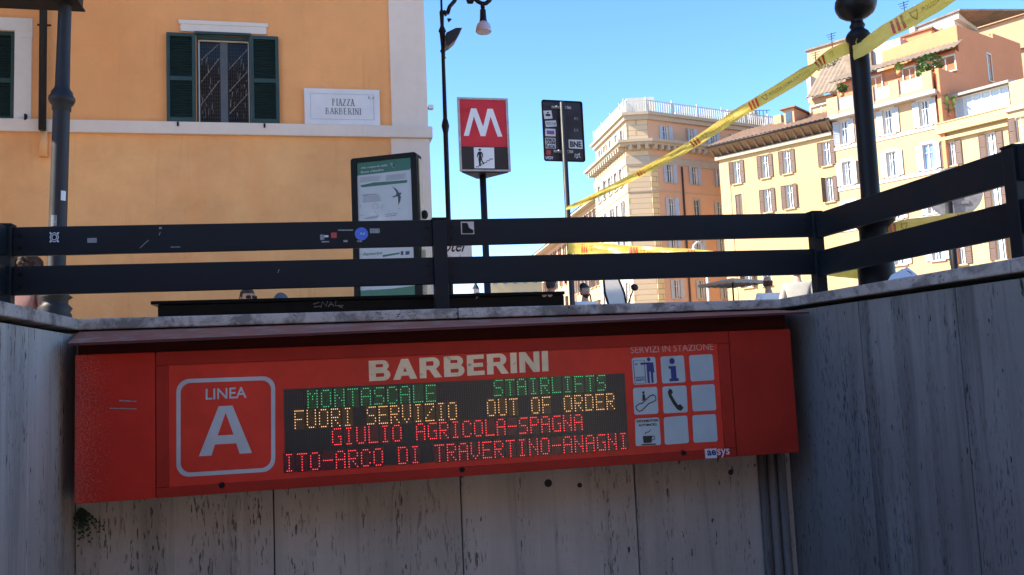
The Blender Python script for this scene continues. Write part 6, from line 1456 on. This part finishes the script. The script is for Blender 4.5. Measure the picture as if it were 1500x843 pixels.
# ================================================================ PARKED SCOOTER WITH A TALL WINDSCREEN
sx_,sy_=on_ground(872,12.0); sc_=thing('parked_scooter','black scooter with a tall pale windscreen parked behind the bearded man','scooter',(sx_,sy_,GZ),R(200))
zt_=zof(878,408,sx_,sy_)
def wheel(y):
    w_=MB(); 
    n=20; vs=[];fs=[]
    for k in range(n):
        a_=2*pi*k/n
        for j in range(6): b_=2*pi*j/6; vs.append((.045*cos(b_),y+(.22+.05*sin(b_))*cos(a_),.27+(.22+.05*sin(b_))*sin(a_)))
    for k in range(n):
        for j in range(6): fs.append((k*6+j,((k+1)%n)*6+j,((k+1)%n)*6+(j+1)%6,k*6+(j+1)%6))
    w_.add(vs,fs,True); wo=w_.build('wheel',M['boxblack'],sc_); q=MB(); 
    for k in range(5): a_=2*pi*k/5; q.tube([(0,y,.27),(0,y+.2*cos(a_),.27+.2*sin(a_))],.018,5)
    q.tube([(-.05,y,.27),(.05,y,.27)],.04,8); q.build('rim',M['steel'],wo)
wheel(.68); wheel(-.62)
q=MB(); sec=[(-.85,.62,.10,.14),(-.6,.66,.17,.2),(-.2,.60,.17,.2),(0,.36,.15,.10),(.3,.34,.16,.09),(.45,.66,.18,.34),(.55,.92,.16,.18)]
vs=[];fs=[];n=10
for y_,z_,rx,rz in sec:
    for k in range(n): vs.append((rx*cos(2*pi*k/n),y_,z_+rz*sin(2*pi*k/n)))
for i in range(len(sec)-1):
    for k in range(n): fs.append((i*n+k,i*n+(k+1)%n,(i+1)*n+(k+1)%n,(i+1)*n+k))
fs+=[tuple(range(n)),tuple(reversed(range((len(sec)-1)*n,len(sec)*n)))]; q.add(vs,fs,True); q.build('body',M['boxblack'],sc_)
MB().hexa([(-.14,-.75,.80),(.14,-.75,.80),(.13,-.05,.78),(-.13,-.05,.78),(-.13,-.72,.90),(.13,-.72,.90),(.11,-.08,.84),(-.11,-.08,.84)]).build('seat',M['rail'],sc_,bevel=.03)
MB().tube([(0,.68,.27),(0,.52,.8),(0,.45,1.02)],.035,8).build('fork',M['steel'],sc_); MB().tube([(-.34,.36,1.06),(-.12,.45,1.02),(.12,.45,1.02),(.34,.36,1.06)],.018,7).build('handlebar',M['iron'],sc_)
MB().sphere((0,.66,.95),(.09,.05,.08),12,8).build('headlight',M['mwhite'],sc_)
scr=[(-.15,.60,1.0),(-.17,.52,1.28),(-.13,.46,zt_-.04),(0,.45,zt_),(.13,.46,zt_-.04),(.17,.52,1.28),(.15,.60,1.0)]
q=MB(); q.add([Vector(p) for p in scr],[(0,1,5,6),(1,2,4,5),(2,3,4)]); q.build('windscreen',M['screen'],sc_); MB().tube(scr,.016,6).build('windscreen_rim',M['boxblack'],sc_)
for s_ in (-1,1):
    MB().tube([(s_*.30,.40,1.06),(s_*.36,.44,1.25),(s_*.42,.42,1.33)],.010,6).build('mirror_stalk',M['boxblack'],sc_); MB().sphere((s_*.45,.42,1.37),(.07,.02,.05),10,8).build('mirror',M['boxblack'],sc_)

# ================================================================ CAFE PARASOL AND SWAN NECK LAMP IN THE FAR SQUARE
D=30; ux,uy=on_ground(1082,D); z_=lambda py: zof(1082,py,ux,uy)
um_=thing('cafe_parasol','cream square cafe parasol with a brown fringe in front of the tan building','parasol',(ux,uy,GZ),R(20))
hw=.85; zt_=z_(407); ze_=z_(414); MB().tube([(0,0,0),(0,0,zt_)],.03,8).build('pole',M['sh_brown'],um_)
q=MB(); q.add([(-hw,-hw,ze_),(hw,-hw,ze_),(hw,hw,ze_),(-hw,hw,ze_),(0,0,zt_)],[(0,1,4),(1,2,4),(2,3,4),(3,0,4)]); q.build('canopy',M['trimA'],um_)
q=MB()
for i in range(4):
    c=[(-hw,-hw),(hw,-hw),(hw,hw),(-hw,hw)]; A_,B_=c[i],c[(i+1)%4]; n=5
    for k in range(n): x0,y0=lerp(A_[0],B_[0],k/n),lerp(A_[1],B_[1],k/n); x1,y1=lerp(A_[0],B_[0],(k+1)/n),lerp(A_[1],B_[1],(k+1)/n); q.add([(x0,y0,ze_),(x1,y1,ze_),(x1,y1,ze_-.08),((x0+x1)/2,(y0+y1)/2,ze_-.11),(x0,y0,ze_-.08)],[(0,1,2,3,4)])
q.build('valance',M['trimA'],um_); MB().box(-.3,.3,-.3,.3,0,.08).build('base',M['concrete'],um_)
D=45; ux,uy=on_ground(1045,D); z_=lambda py: zof(1045,py,ux,uy); k_=D/PXM
sw=thing('swan_neck_lamp','slender white swan neck lamp in front of the tan corner building','street lamp',(ux,uy,GZ))
MB().tube([(0,0,0),(0,0,1.2),(0,0,z_(372))],[.14,.09,.06],8).build('pole',M['whitewash'],sw)
MB().tube([(0,0,z_(372)),(-3*k_,0,z_(362)),(-7*k_,0,z_(356)),(-12*k_,0,z_(354)),(-17*k_,0,z_(358)),(-19*k_,0,z_(364))],.07,7).build('neck',M['whitewash'],sw)
MB().lathe([(.22,z_(368)),(.16,z_(365)),(.05,z_(362.5))],cx=-19*k_,n=10).build('lamp_head',M['whitewash'],sw)


# ================================================================ TREE ADDED OUTSIDE THE FRAME TO SHADE THE POSTER PANEL
tr=thing('added_shade_tree','leafy tree added left of the stairs, outside the picture, to shade the poster','tree',(-6.2,9.5,GZ))
MB().tube([(0,0,0),(.05,.02,2),(.0,.05,4),(.05,0,5.6)],[.20,.16,.13,.08],10).build('added_tree_trunk',M['sh_brown'],tr)
for k in range(7):
    a_=k*.95; MB().tube([(.02,.03,3.6+.25*k),(.8*cos(a_),.8*sin(a_),5+.2*k),(1.5*cos(a_),1.3*sin(a_),6+.25*k)],[.07,.05,.02],6).build('added_tree_limb',M['sh_brown'],tr)
m=MB()
for k in range(4200):
    th=random.uniform(0,2*pi); cph=random.uniform(-1,1); rr=random.uniform(.2,1)**.5; q_=math.sqrt(1-cph*cph)
    c=Vector((2.1*rr*q_*cos(th),1.5*rr*q_*sin(th),6.9+1.9*rr*cph)); d=Vector((random.gauss(0,1),random.gauss(0,1),random.gauss(0,1))).normalized()*.13; e_=d.orthogonal().normalized()*.07
    m.add([c-d,c+e_,c+d,c-e_],[(0,1,2,3)])
m.build('foliage',M['leaf'],tr,kind='stuff')
